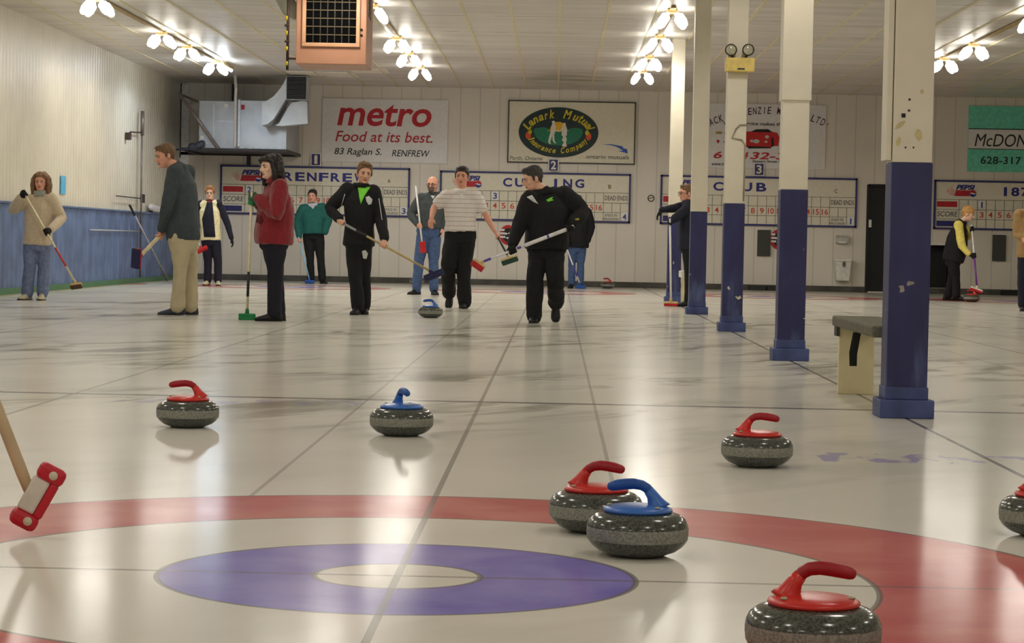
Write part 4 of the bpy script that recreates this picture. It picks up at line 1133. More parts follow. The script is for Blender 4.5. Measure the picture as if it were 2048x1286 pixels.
PN = [0]
def person(label, D, J, face, wid=1.0, tall=1.0, hs=1.1, skin=SKIN, top=None, pants=None, hair=None, shoes=None, grips={}, relaxed={}, gloves=None, toes=None, lifted=(), up=(0, 0, 1), smax=.37, extras=None, eyes=True, arms_over=True, lips=LIP, glasses=False):
    PN[0] += 1; seed = PN[0]; tp = tr = None
    j = {k: P(v_[0], v_[1], D+(v_[2] if len(v_) > 2 else 0)) for k, v_ in J.items()}
    # keep joint spacings human
    def squeeze(a, b, dmax):
        m_, d = (j[a]+j[b])/2, j[b]-j[a]
        if d.length > dmax: d = d.normalized()*dmax; j[a], j[b] = m_-d/2, m_+d/2
    squeeze('sa', 'sb', smax*tall); squeeze('ha', 'hb', .19*wid*tall)
    for k in ('aa', 'ab'):
        if k not in lifted: j[k].z = .085*tall
    Hm, Sm = (j['ha']+j['hb'])/2, (j['sa']+j['sb'])/2
    wh, ws = (j['hb']-j['ha']).normalized(), (j['sb']-j['sa']).normalized()
    spine = (Sm-Hm).normalized()
    front = ws.cross(spine).normalized()
    base = (j['aa']+j['ab'])/2
    root = thing('person', V((base.x, base.y, 0)), label, 'person')
    # arms: wrists of gripping hands follow the broom
    gi = {}
    for k, (A, B, rad, px, flip) in grips.items():
        Gp = on_axis(A, B, D, px); el = j['e'+k]
        wv = el-Gp; ax = (B-A).normalized(); wv = wv-ax*wv.dot(ax)*.6
        if wv.length < .01: wv = V((0, .1, 0))
        j['w'+k] = Gp+wv.normalized()*.088; gi[k] = (Gp, B-A, rad, flip)
    for k in 'ab':                                      # elbows to a human arm length
        s_, e_, w_ = j['s'+k], j['e'+k], j['w'+k]
    # ---- head frame
    fz = V(face).normalized(); hu = V(up).normalized(); hu = (hu-fz*hu.dot(fz)*.5).normalized(); fz = (fz-hu*fz.dot(hu)).normalized(); hr = fz.cross(hu)
    horg = j['hd']-hu*(.113*hs)
    M4 = frame_mtx(hr, fz, hu, horg)
    H = lambda x, y, z: M4 @ (V((x, y, z))*hs)
    ne = Sm+spine*.035
    # ---- body: one continuous surface
    g = G()
    torso(g, Hm, Sm, wh, ws, [(t, a*wid*tall, b_*wid*tall) for t, a, b_ in BODY])
    for k in 'ab':
        g.ell(j['s'+k], (.062*tall,)*3)
        limb(g, j['s'+k], j['e'+k], j['w'+k], [.052*tall, .050*tall, .040*tall, .041*tall, .027*tall])
        limb(g, j['h'+k], j['k'+k], j['a'+k], [.085*wid*tall, .082*wid*tall, .055*tall, .056*tall, .038*tall])
        tv = V(toes[k] if toes else (0, -1, 0)).normalized()
        tu = V((0, 0, 1)); tu = (tu-tv*tu.dot(tv)).normalized(); g.tube([j['a'+k]+tu*.01, j['a'+k]+tv*.03-tu*.03, j['a'+k]+tv*.09-tu*.045], [.030, .024, .014], 0, 10, True)
    g.tube([ne-spine*.05, ne+spine*.01, H(0, -.018, .035), H(0, -.012, .07)], [.075*tall, .058*tall, .054*hs, .052*hs], 0, 16, True)
    nk = lerp(ne, H(0, -.018, .035), .25)
    for k in 'ab': g.tube([nk, lerp(nk, j['s'+k], .5)-spine*.012, j['s'+k]], [.046*tall, .052*tall, .05*tall], 0, 12, True)
    head_rings(g, M4, hs)
    g.tube([H(0, .088, .128), H(0, .100, .105), H(0, .113, .082), H(0, .098, .074)], [.007*hs, .010*hs, .0145*hs, .010*hs], 0, 10, True)     # nose
    for s_ in (-1, 1):
        g.ell(H(s_*.014, .098, .078), (.008*hs,)*3); g.ell(H(s_*.032, .082, .132), (.024*hs, .012*hs, .008*hs), 0, M4.to_3x3().normalized())
        g.ell(H(s_*.075, -.006, .102), (.010*hs, .018*hs, .032*hs), 0, M4.to_3x3().normalized())
        g.ell(H(s_*.040, .066, .085), (.020*hs, .016*hs, .018*hs), 0, M4.to_3x3().normalized())
    g.ell(H(0, .083, .022), (.020*hs, .014*hs, .014*hs), 0, M4.to_3x3().normalized())
    for k in 'ab':
        if k in gi: grip(g, j['w'+k], gi[k][0], gi[k][1], gi[k][2], 0, gi[k][3])
        elif k in relaxed:
            d_, n_, th_ = relaxed[k][:3]; hand(g, j['w'+k], V(d_), V(n_), V(th_), 0, relaxed[k][3] if len(relaxed[k]) > 3 else .35)
    body = mpart('body', remesh(g, .0065, 2, .5), skin, root)
    # ---- face pieces
    R3 = M4.to_3x3()
    if eyes:
        for s_ in (-1, 1):
            g = G(); g.ell(H(s_*.031, .0835, .112), (.0135*hs, .010*hs, .0085*hs), 0, R3); e = part('eye', g, EYEW, root)
            g = G(); g.ell(H(s_*.031, .0915, .112), (.0062*hs, .004*hs, .0066*hs), 0, R3); part('iris', g, IRIS, e)
            g = G(); g.tube([H(s_*.016, .094, .129), H(s_*.032, .093, .134), H(s_*.049, .078, .130)], [.0045*hs, .005*hs, .003*hs], 0, 8, True); part('eyebrow', g, hair[1], root)
    g = G(); g.ell(H(0, .0865, .0505), (.021*hs, .0075*hs, .0045*hs), 0, R3); g.ell(H(0, .0855, .043), (.018*hs, .008*hs, .0055*hs), 0, R3); part('lips', g, lips, root)
    if glasses:
        g = G(); n = 16
        for s_ in (-1, 1):
            g.tube([H(s_*.033+.023*math.cos(2*PI*i/n), .102, .110+.016*math.sin(2*PI*i/n)) for i in range(n+1)], .0028*hs, 0, 6)
            g.tube([H(s_*.056, .100, .114), H(s_*.076, .05, .114), H(s_*.079, 0, .112)], .0026*hs, 0, 6)
        g.tube([H(-.011, .104, .114), H(.011, .104, .114)], .0028*hs, 0, 6); part('glasses', g, GLS, root)
    # ---- hair
    if hair:
        kind, hm = hair[0], hair[1]; g = G()
        def cut(gr, pts_plane):
            me = gr.mesh('c'); bm = bmesh.new(); bm.from_mesh(me)
            for co_, no in pts_plane:
                geom = bm.verts[:]+bm.edges[:]+bm.faces[:]
                r_ = bmesh.ops.bisect_plane(bm, geom=geom, plane_co=co_, plane_no=no, clear_outer=True)
                ed = [e for e in r_['geom_cut'] if isinstance(e, bmesh.types.BMEdge)]
                if ed: bmesh.ops.edgeloop_fill(bm, edges=ed)
            bm.verts.index_update(); out = G(); out.add([v.co.copy() for v in bm.verts], [[v.index for v in f.verts] for f in bm.faces])
            bm.free(); bpy.data.meshes.remove(me); return out
        c = G(); head_rings(c, M4, hs, .009 if kind != 'bald' else .005, .0)
        no = (R3 @ V((0, .646, -.763) if kind != 'bald' else (0, .80, .1))).normalized()
        g.merge(cut(c, [(H(0, .085, .180) if kind != 'bald' else H(0, -.02, .1), no)] + ([(H(0, 0, .165), (R3 @ V((0, 0, 1))).normalized())] if kind == 'bald' else [])))
        if kind in ('short', 'curly'):
            for s_ in (-1, 1): g.ell(H(s_*.074, .018, .118), (.008*hs, .016*hs, .030*hs), 0, R3)
            g.ell(H(0, .055, .208), (.055*hs, .034*hs, .020*hs), 0, R3)
        if kind == 'curly':
            rnd = random.Random(seed)
            for i in range(46):
                a, b_ = rnd.uniform(0, 2*PI), rnd.uniform(.1, 1.5)
                y_ = -.012+.10*math.cos(b_)*math.sin(a)
                if y_ > .075: continue
                g.ell(H(.083*math.cos(b_)*math.cos(a), y_, .118+.112*math.sin(b_)), (.026*hs,)*3)
        if kind in ('long', 'bob'):
            dn = .13 if kind == 'long' else .045
            for s_ in (-1, 1):
                g.tube([H(s_*.045, .055, .205), H(s_*.082, .040, .165), H(s_*.090, .030, .10), H(s_*.095, .02, .04), H(s_*.088, .015, -dn)], [.020*hs, .018*hs, .020*hs, .026*hs, .022*hs], 0, 12, True)
                g.tube([H(s_*.03, -.06, .20), H(s_*.085, -.04, .14), H(s_*.092, -.04, .07), H(s_*.075, -.05, -dn)], [.045*hs, .042*hs, .046*hs, .034*hs], 0, 12, True)
            g.tube([H(0, -.07, .18), H(0, -.095, .10), H(0, -.085, .02), H(0, -.075, -dn)], [.06*hs, .055*hs, .06*hs, .05*hs], 0, 14, True)
            if kind == 'bob': g.tube([H(-.06, .072, .180), H(-.02, .094, .186), H(.03, .094, .182), H(.065, .068, .172)], [.016*hs, .018*hs, .018*hs, .016*hs], 0, 10, True)
        me = remesh(g, .0065, 1); folds(me, .009, 46, seed, (1, 1, .35)); mpart('hair', me, hm, root)
    # ---- trousers
    if pants:
        g = G(); pw = pants.get('w', 1.0)*wid*tall
        torso(g, Hm, Sm, wh, ws, [(-.20, .09*pw, .09*pw), (-.14, .135*pw, .115*pw), (-.02, .170*pw, .125*pw), (.10, .168*pw, .120*pw), (.24, .150*pw, .112*pw)])
        for k in 'ab':
            an = j['a'+k]; kn = j['k'+k]; dn_ = (an-kn).normalized()
            end = an+dn_*pants.get('drop', -.012)
            limb(g, j['h'+k], kn, end, [.096*pw, .093*pw, pants.get('knee', .078)*tall*.92, pants.get('calf', .078)*tall*.90, pants.get('cuff', .078)*tall*.88], 18)
        me = remesh(g, .009, 3); folds(me, pants.get('amp', .008), 8, seed, (1, 1, .7)); tr = mpart('trousers', me, pants['m'], root)
        if pants.get('belt'):
            g = G(); torso(g, Hm, Sm, wh, ws, [(.19, .156*pw, .118*pw), (.27, .150*pw, .114*pw)]); part('belt', g, pants['belt'], tr)
        if pants.get('cuffs'):
            for k in 'ab':
                dn_ = (j['a'+k]-j['k'+k]).normalized(); e_ = j['a'+k]+dn_*.012
                g = G(); g.tube([e_-dn_*.07, e_], [.084*tall, .088*tall], 0, 16); part('cuff', g, pants['cuffs'], tr)
    # ---- top garment
    if top:
        g = G(); e = top.get('ease', .02); tw = top.get('w', 1.0)*wid*tall; L = (Sm-Hm).length
        th = -top.get('hem', .05)/L; by = top.get('belly', 0)
        secs = [(th, .150*tw+e, .110*tw+e+by*.4), (th+.04, .158*tw+e, .118*tw+e+by*.6), (.12, .155*tw+e, .112*tw+e+by), (.35, .142*tw+e, .106*tw+e+by), (.6, .155*tw+e, .112*tw+e+by*.4), (.82, .165*tw+e*.9, .112*tw+e*.7), (.95, .125*tw+e*.5, .085*tw+e*.4), (1.05, .072*tall+e*.3, .066*tall+e*.3)]
        torso(g, Hm, Sm, wh, ws, secs)
        sr = top.get('sleeve', (.078, .072, .062, .058, .046)); sl = top.get('slen', 1.0)
        sg = G() if top.get('sleeve_m') else g
        nk = lerp(ne, H(0, -.018, .03), top.get('neck', .12))
        g.tube([Sm-spine*.03, ne, nk], [.085*tall+e*.4, .074*tall+e*.3, .064*tall+e*.25], 0, 16, True)
        for k in 'ab': g.tube([lerp(ne, nk, .5), lerp(nk, j['s'+k], .5)-spine*.012, j['s'+k]], [.056*tall+e*.3, .064*tall+e*.4, .064*tall+e*.5], 0, 14, True)
        for k in 'ab':
            a, b_, c_ = j['s'+k], j['e'+k], j['w'+k]
            if sl >= .99: limb(sg, a, b_, lerp(b_, c_, top.get('cuffat', .94)), [x*tall for x in sr])
            else: sg.tube([a, lerp(a, b_, sl*.6), lerp(a, b_, sl)], [sr[0]*tall, sr[1]*tall, sr[2]*tall], 0, 16, True)
            sg.ell(a, (.080*tall+e*.3,)*3)
        nm = top['name']; me = remesh(g, .009, 3); folds(me, top.get('amp', .010), top.get('fsc', 8), seed); tp = mpart(nm, me, top['m'], root)
        if top.get('sleeve_m'):
            me = remesh(sg, .009, 3); folds(me, .008, 9, seed); mpart('sleeves', me, top['sleeve_m'], root)
        w_ = ws; fr = front
        T = lambda x, z, out=.0: Hm+spine*(L*z)+w_*x+fr*out
        if top.get('collar'):
            cm, ch_, cr = top['collar']
            g = G(); rs = []
            for z, r_ in ((-.01, cr*1.12), (ch_*.5, cr*1.05), (ch_, cr*.98)):
                c_ = ne.lerp(H(0, -.015, .04), .12)+spine*(z*.85); rs.append(ring_at(c_, w_, fr, r_*1.05, r_, 20, 2))
            g.rings(rs); part('collar', g, cm, tp)
        if extras: extras(root, tp, T, H, j, tw, e, fr, w_, spine)
    if gloves:
        for k in 'ab':
            if gloves.get(k) is None: continue
            g = G()
            if k in gi: grip(g, j['w'+k], gi[k][0], gi[k][1], gi[k][2], .0035, gi[k][3])
            elif k in relaxed: d_, n_, th_ = relaxed[k][:3]; hand(g, j['w'+k], V(d_), V(n_), V(th_), .0035, relaxed[k][3] if len(relaxed[k]) > 3 else .35)
            else: continue
            dv = (j['e'+k]-j['w'+k]).normalized(); g.tube([j['w'+k]-dv*.01, j['w'+k]+dv*.06], [.034, .040], 0, 14, True)
            mpart('glove', remesh(g, .006, 1), gloves[k], root)
    if shoes:
        for k in 'ab':
            tv = V(toes[k] if toes else (0, -1, 0)); nrm = V((0, 0, 1))
            shoe(root, j['a'+k], tv, nrm, shoes[0], shoes[1], shoes[2] if len(shoes) > 2 else 1.0)
    return root, tp, tr, j
# ------------------------------------------------------------------ who is on the ice
from mathutils.bvhtree import BVHTree
def decal(o, pts, m, name, lift=.006):
    """a patch sewn or printed on a garment: its outline is dropped on to the cloth and given a little thickness"""
    org = worg(o)
    bv = BVHTree.FromPolygons([v.co+org for v in o.data.vertices], [tuple(p.vertices) for p in o.data.polygons])
    out = []
    for i in range(len(pts)):
        a, b = V(pts[i]), V(pts[(i+1) % len(pts)])
        for k in range(4): out.append(a.lerp(b, k/4))
    c = sum(out, V((0, 0)))/len(out)
    def hit(q):
        d = ray(q.x, q.y).normalized(); h = bv.ray_cast(CAM, d)
        if h[0] is None:
            n = bv.find_nearest(CAM+d*(org-CAM).length); return n[0]-d*lift
        return h[0]-d*lift
    n = len(out); vs = []
    for f in (1, .66, .33): vs += [hit(c+(q-c)*f) for q in out]
    vs.append(hit(c)); d = ray(c.x, c.y).normalized()
    k = len(vs); vs2 = vs+[v+d*(lift+.004) for v in vs]
    fs = []
    for r in range(2):
        for i in range(n):
            j = (i+1) % n; q = [r*n+i, r*n+j, (r+1)*n+j, (r+1)*n+i]; fs.append(q); fs.append([k+x for x in q][::-1])
    for i in range(n):
        j = (i+1) % n; q = [2*n+i, 2*n+j, 3*n]; fs.append(q); fs.append([k+x for x in q][::-1]); fs.append([i, j, k+j, k+i])
    g = G(); g.add(vs2, fs)
    return part(name, g, m, o)
def fab(n, c, **k): return mat(n, c, k.pop('rough', .85), k.pop('var', .10), k.pop('scale', 22), bump=k.pop('bump', .25), bscale=k.pop('bscale', 90), **k)
BLACK = fab('cloth_black', (20, 21, 24)); NAVYC = fab('cloth_navy', (26, 28, 44)); JEANS = fab('denim', (70, 92, 132), var=.18); JEANS2 = fab('pale_denim', (112, 124, 156), var=.18)
CHAR = fab('knit_charcoal', (62, 70, 74)); KHAKI = fab('khaki', (188, 176, 144), var=.05, scale=10); REDF = fab('fleece_red', (126, 20, 30), scale=60, var=.2, sheen=.3); BEIGE = fab('fleece_beige', (200, 182, 154), scale=60, sheen=.3)
GREENJ = fab('jacket_green', (28, 92, 84)); GREYS = fab('shirt_grey', (66, 72, 74)); CREAMV = fab('vest_cream', (232, 224, 180)); YELS = fab('sweater_yellow', (228, 212, 110)); TANC = fab('coat_tan', (160, 128, 84)); GAIT = fab('gaiter_grey', (150, 154, 144))
GLB = fab('glove_black', (16, 16, 18)); GLG = fab('glove_green', (60, 84, 72)); SHB = fab('shoe_black', (20, 20, 22), rough=.5); SHC = fab('shoe_cream', (200, 190, 158), rough=.6); SHG = fab('shoe_grey_dark', (48, 52, 66), rough=.6); SOLE = mat('sole_pale', (190, 186, 172), .6); SOLD = mat('sole_dark', (26, 26, 26), .6)
HBR = mat('hair_brown', (108, 80, 54), .6, .25, 60); HDK = mat('hair_dark', (34, 28, 26), .5, .2, 60); HBL = mat('hair_blond', (196, 150, 90), .6, .25, 60); HGR = mat('hair_grey_dark', (56, 52, 50), .6, .25, 60); HAU = mat('hair_auburn', (150, 104, 62), .6, .25, 60)
LIME = mat('lime_print', (120, 214, 60), .6); WPR = mat('white_print', (206, 208, 206), .6)
def polo_cloth():
    m, nt, b = new_mat('polo_stripes'); tc = nt.nodes.new('ShaderNodeTexCoord').outputs['Object']
    sx = nt.nodes.new('ShaderNodeSeparateXYZ'); nt.links.new(tc, sx.inputs[0]); Z = S(nt, sx.outputs[2])
    st = ((Z.mod(.058)-.029).abs() < .0042)
    n = tnoise(nt, tc, 30)
    nt.links.new(cmix(nt, st*.65, cmix(nt, n, lin((222, 216, 210)), lin((232, 226, 220))), lin((170, 122, 124))), b.inputs['Base Color']); b.inputs['Roughness'].default_value = .85
    return m
POLO = polo_cloth()
CRH = mat('handle_cream', (226, 214, 176), .4); WHH = mat('handle_white', (224, 222, 222), .35); GOLDH = mat('handle_gold', (186, 164, 112), .4); DKH = mat('handle_dark', (30, 32, 34), .4); SILV = mat('handle_silver', (150, 152, 150), .35); DGH = mat('handle_dark_green', (36, 60, 50), .4)
LBH = mat('handle_pale_blue', (140, 190, 216), .35); PURP = mat('band_purple', (88, 72, 160), .4); RBND = mat('band_red', (190, 60, 52), .4); TANB = mat('brush_tan', (206, 176, 118), .5); BRED = mat('bristle_red', (186, 36, 40), .8); BGRN = mat('bristle_green', (36, 128, 72), .8); BDGR = mat('bristle_dark_green', (34, 66, 56), .8); BBLU = mat('bristle_blue', (44, 84, 150), .8); BNAV = mat('bristle_navy', (38, 40, 76), .8); BBRN = mat('bristle_brown', (84, 58, 40), .8); BWHT = mat('brush_white', (228, 222, 206), .5); CRIM = mat('brush_crimson', (170, 40, 66), .5)
WTOP = dict(m=None)
JK = (.092, .088, .074, .068, .056)      # jacket sleeve
SW = (.080, .074, .062, .056, .046)

# A
D = 29.4
ax = broom(D, (44, 379), (152, 567), 'cream broom with red lettering band and tan brush head held by the woman in beige', CRH, r=.0135, dd=(-.30, -.45), bands=((.62, .82, RBND, 'red_band'),), long_dir=(1, 0, .12), nrm=(.15, -.35, -.9), body=TANB, pad=BBRN, size=(.15, .07))
r_, tp, tr, j = person('woman in a beige fleece and pale jeans sweeping beside the ribbed side wall', D,
    dict(hd=(81.5, 364), sa=(56, 401), sb=(103, 398), ea=(25, 420, -.05), eb=(124, 437, .02), ha=(63, 487), hb=(88, 487), ka=(59, 534, -.04), kb=(88, 537, .05), aa=(55, 584), ab=(85, 590)),
    (.05, -1, -.08), wid=1.05, tall=.95, hs=1.06, skin=SKIN2, top=dict(name='fleece', m=BEIGE, ease=.03, hem=.02, sleeve=JK, collar=(GAIT, .085, .082), belly=.012), pants=dict(m=JEANS2, knee=.092, calf=.092, cuff=.094, w=1.06, amp=.012),
    hair=('long', mat('hair_light_brown', (122, 90, 62), .6, .25, 60)), shoes=(SHC, SOLD), grips=dict(a=(*ax, (47, 386), 1), b=(*ax, (98, 461), -1)), gloves=dict(a=GLB, b=GLB), toes=dict(a=(-.35, -1, 0), b=(0, -1, 0)), lips=LIPR)
# B
D = 24.5
ax = broom(D, (362, 428), (277, 516), 'cream broom with dark blue pad and crimson rim held by the man in charcoal', CRH, r=.022, dd=(.25, -.35), long_dir=(.18, 0, 1), nrm=(-.45, -.85, -.15), body=CRIM, pad=BNAV, size=(.22, .095))
r_, tp, tr, j = person('man in a charcoal sweater and khaki trousers standing in profile, facing the side wall', D,
    dict(hd=(331, 312, -.02), sa=(374, 345, .15), sb=(350, 344, -.16), ea=(374, 415, .3), eb=(335, 414, -.24), ha=(373, 481, .08), hb=(361, 481, -.08), ka=(382, 535, .12), kb=(361, 535, -.10), aa=(381, 609, .10), ab=(355, 606, -.10)),
    (-.86, -.5, -.22), wid=1.1, tall=1.03, hs=1.1, skin=SKIN2, smax=.40, top=dict(name='sweater', m=CHAR, neck=.36, ease=.025, hem=.00, sleeve=(.086, .082, .070, .064, .048), belly=.02), pants=dict(m=KHAKI, knee=.084, calf=.082, cuff=.088, w=1.06, amp=.010),
    hair=('short', HBR), shoes=(SHG, SOLE, 1.06), grips=dict(b=(*ax, (320, 472), 1), a=(*ax, (352, 438), -1)), toes=dict(a=(-.8, -.25, 0), b=(-1, -.08, 0)), up=(-.25, 0, 1))
# C
D = 40.5
ax = broom(D, (378, 440), (402, 497), 'red-headed broom half hidden behind the khaki trousers', CRH, dd=(-.1, -.25), long_dir=(.8, 0, .56), nrm=(.3, -.6, -.7), body=BRED, pad=BRED, size=(.24, .06))
r_, tp, tr, j = person('woman in a cream vest and glasses near the end wall, behind the grey sweater', D,
    dict(hd=(419.5, 386), sa=(402, 410), sb=(438, 409), ea=(395, 443), eb=(454, 444), wb=(463, 477, -.05), ha=(412, 478), hb=(430, 478), ka=(416, 522), kb=(436, 522), aa=(415, 560), ab=(436, 559)),
    (.05, -1, -.03), wid=1.0, tall=1.0, hs=1.02, skin=SKIN3, top=dict(name='vest', m=CREAMV, ease=.035, hem=.02, sleeve=SW, sleeve_m=NAVYC, collar=(fab('burgundy', (110, 34, 48)), .055, .078), amp=.014), pants=dict(m=NAVYC, knee=.082, calf=.08, cuff=.08),
    hair=('curly', HAU), shoes=(SHC, SOLD), grips=dict(a=(*ax, (388, 466), 1)), relaxed=dict(b=((.3, -.1, -1), (-1, 0, 0), (0, -1, 0))), gloves=dict(b=GLB), glasses=True, toes=dict(a=(-.15, -1, 0), b=(.2, -1, 0)), lips=LIPR)
decal(tp, [(414, 404), (425, 404), (428, 438), (431, 474), (408, 474), (404, 438)], NAVYC, 'sweater_front', .02)
# D
D = 23.5
ax = broom(D, (503.5, 384), (494, 630), 'cream broom with a black section and green brush head, planted by the woman in red', CRH, r=.0135, dd=(-.05, -.02), bands=((.655, .86, DKH, 'black_section'),), floor=True, long_dir=(1, .12, 0), body=BGRN, pad=BGRN, size=(.18, .075))
r_, tp, tr, j = person('woman in a dark red fleece with dark bobbed hair leaning on a green brush broom', D,
    dict(hd=(541, 334, -.03), sa=(547, 375, .17), sb=(560, 375, -.17), ea=(537, 428, .10), eb=(554, 430, -.26), ha=(545, 481, .08), hb=(551, 481, -.08), ka=(552, 545, .09), kb=(550, 545, -.05), aa=(556, 626, .10), ab=(549, 625, -.06)),
    (-.74, -.66, -.08), wid=1.12, tall=.98, hs=1.1, skin=SKIN3, top=dict(name='fleece', m=REDF, ease=.045, hem=.04, sleeve=(.096, .094, .084, .076, .060), collar=(REDF, .07, .10), belly=.035, amp=.012), pants=dict(m=fab('cloth_ink', (22, 22, 34)), knee=.088, calf=.086, cuff=.094, w=1.12),
    hair=('bob', HDK), shoes=(SHB, SOLD), grips=dict(b=(*ax, (503, 391), 1), a=(*ax, (502.5, 402), -1)), gloves=dict(b=GLG, a=BGRN), toes=dict(a=(-1, -.15, 0), b=(-1, -.10, 0)), lips=LIPR, up=(-.06, 0, 1))
decal(tp, [(510, 434), (516, 428), (524, 432), (527, 442), (521, 448), (512, 444)], fab('pocket_dark', (84, 12, 20)), 'pocket')
# E
D = 44.0
ax = broom(D, (597, 474), (619, 562), 'pale blue broom with a blue head held by the man in the green jacket', LBH, r=.014, dd=(-.22, -.35), floor=True, long_dir=(.8, -.6, 0), body=mat('brush_blue', (52, 96, 190), .5), pad=BBLU, size=(.2, .07))
r_, tp, tr, j = person('man in a green jacket with pale hood standing by the end wall', D,
    dict(hd=(625, 392), sa=(608, 418), sb=(645, 415), ea=(595, 444), eb=(657, 442), wb=(649, 466, -.14), ha=(617, 470), hb=(637, 470), ka=(620, 516), kb=(641, 516), aa=(622, 556), ab=(645, 556)),
    (-.15, -1, -.1), wid=1.12, tall=1.05, hs=1.08, skin=SKIN2, top=dict(name='jacket', m=GREENJ, ease=.05, hem=-.02, sleeve=(.098, .096, .086, .078, .058), collar=(fab('hood_grey', (196, 196, 204)), .05, .10), amp=.014, belly=.02), pants=dict(m=BLACK, knee=.082, calf=.08, cuff=.084),
    hair=('short', HDK), shoes=(SHB, SOLD), grips=dict(a=(*ax, (598.5, 480), 1)), toes=dict(a=(.1, -1, 0), b=(.5, -1, 0)))
decal(tp, [(613, 407), (637, 406), (630, 412), (626, 418), (620, 413)], fab('hood_grey', (196, 196, 204)), 'hood_front')
# F
D = 26.15
ax = broom(D, (674, 440), (866, 545), 'gold-handled broom with a dark navy brush carried across by the tracksuit youth', GOLDH, r=.0135, dd=(-.24, -.34), bands=((.07, .20, SILV, 'silver_section'), (.20, .31, DKH, 'dark_section')), long_dir=(.92, 0, .38), nrm=(.36, -.35, -.86), body=BNAV, pad=BNAV, size=(.24, .07))
r_, tp, tr, j = person('teenager in a black tracksuit with a lime shirt, carrying a gold-handled broom', D,
    dict(hd=(728.5, 346), sa=(697, 380), sb=(746, 383), ea=(657, 418), eb=(761, 436, -.02), ha=(707, 489), hb=(729, 489), ka=(710, 553, -.04), kb=(727, 552, .08), aa=(716, 620, -.05), ab=(729, 617, .18)),
    (.28, -1, -.22), wid=1.0, tall=1.0, hs=1.1, skin=SKIN, top=dict(name='track_jacket', m=BLACK, ease=.03, hem=.02, sleeve=JK, collar=(BLACK, .05, .088), amp=.012), pants=dict(m=BLACK, knee=.088, calf=.088, cuff=.09),
    hair=('short', HBR), shoes=(SHB, SOLD), grips=dict(a=(*ax, (681, 445), 1), b=(*ax, (766, 490), -1)), toes=dict(a=(-.25, -1, 0), b=(.1, -1, 0)), up=(.1, 0, 1))
decal(tp, [(715.5, 374), (741, 374), (729, 392), (721.5, 409), (718, 392)], LIME, 'lime_shirt_front', .010)
decal(tp, [(731, 394), (738, 392), (745, 399), (743, 408), (737, 410), (733, 403)], WPR, 'chest_emblem')
decal(tr, [(724, 502), (731, 500), (736, 507), (733, 518), (726, 517)], WPR, 'leg_emblem')
decal(tp, [(689, 388), (690.5, 388), (683.5, 412), (682, 412)], WPR, 'sleeve_piping'); decal(tp, [(757, 397), (758.5, 397), (765, 440), (763.5, 440)], WPR, 'sleeve_piping')
# G
D = 36.3
ax = broom(D, (831.5, 372), (845, 494), 'white broom with a red head held upright by the bearded man', WHH, r=.014, dd=(-.16, -.30), long_dir=(.15, 0, -1), nrm=(.2, -.95, -.1), body=BRED, pad=BRED, size=(.18, .09))
r_, tp, tr, j = person('balding bearded man with glasses in a grey shirt and jeans behind the white polo', D,
    dict(hd=(865, 369), sa=(844, 397), sb=(881, 394), ea=(821, 428), eb=(891, 426, .06), wb=(884, 456, -.05), ha=(849, 463), hb=(868, 463), ka=(838, 521), kb=(867, 521), aa=(833, 577), ab=(868, 580)),
    (-.22, -1, -.08), wid=1.08, tall=1.08, hs=1.12, skin=SKIN2, smax=.38, top=dict(name='shirt', m=GREYS, ease=.028, hem=-.05, sleeve=(.088, .082, .072, .064, .05), collar=(GREYS, .035, .084), belly=.03), pants=dict(m=JEANS, knee=.086, calf=.082, cuff=.08, belt=DKH, w=1.04),
    hair=('bald', HGR), shoes=(SHB, SOLD), grips=dict(a=(*ax, (838, 452), 1)), relaxed=dict(b=((.05, -.2, -1), (-1, 0, 0), (0, -1, 0))), toes=dict(a=(-.75, -1, 0), b=(.3, -1, 0)), glasses=True)
decal(tp, [(861, 391), (870, 391), (866, 398)], WPR, 'undershirt', .01)
g = G(); hd = j['hd']; q = hd+V((-.015, -.10, -.085))
g.ell(q, (.050, .030, .046)); g.ell(q+V((-.004, -.012, .044)), (.036, .016, .010)); g.ell(q+V((.05, .05, .05)), (.016, .04, .05)); g.ell(q+V((-.045, .05, .05)), (.016, .04, .05))
me = remesh(g, .006, 2); folds(me, .003, 60, 2); mpart('beard', me, mat('beard_grey', (88, 74, 66), .7, .3, 70), r_)
# H
D = 29.4
ax = broom(D, (986, 457), (1018, 516), 'dark green handled broom with tan head held low by the man in the white polo', DGH, r=.0135, dd=(.10, -.42), long_dir=(.9, 0, .42), nrm=(.28, -.45, -.85), body=TANB, pad=BDGR, size=(.22, .075))
r_, tp, tr, j = person('man in a white striped polo shirt and black trousers striding behind a sliding stone', D,
    dict(hd=(924, 353), sa=(893, 393), sb=(949, 393), ea=(868, 414, -.06), wa=(863, 436, -.24), eb=(972, 430, .02), ha=(907, 474), hb=(934, 474), ka=(896, 532, -.12), kb=(927, 536, -.03), aa=(898, 585, .26), ab=(929, 602, -.05)),
    (-.12, -1, -.05), wid=1.1, tall=1.06, hs=1.12, skin=SKIN2, smax=.40, lifted=('aa',), top=dict(name='polo_shirt', m=POLO, ease=.03, hem=-.07, sleeve=(.088, .088, .080), slen=.62, collar=(fab('polo_white', (228, 224, 218)), .045, .086), belly=.025, amp=.012), pants=dict(m=BLACK, knee=.098, calf=.096, cuff=.10, w=1.06, amp=.014, drop=.01),
    hair=('short', HDK), shoes=(SHB, SOLD), grips=dict(b=(*ax, (994, 473), 1)), relaxed=dict(a=((-.1, -.55, -.8), (.3, .4, -.6), (1, -.1, 0), .5)), toes=dict(a=(-.12, -.45, -.9), b=(-.15, -1, 0)))
decal(tp, [(920, 384), (925.5, 384), (925, 399), (921, 399)], fab('polo_white', (228, 224, 218)), 'placket')
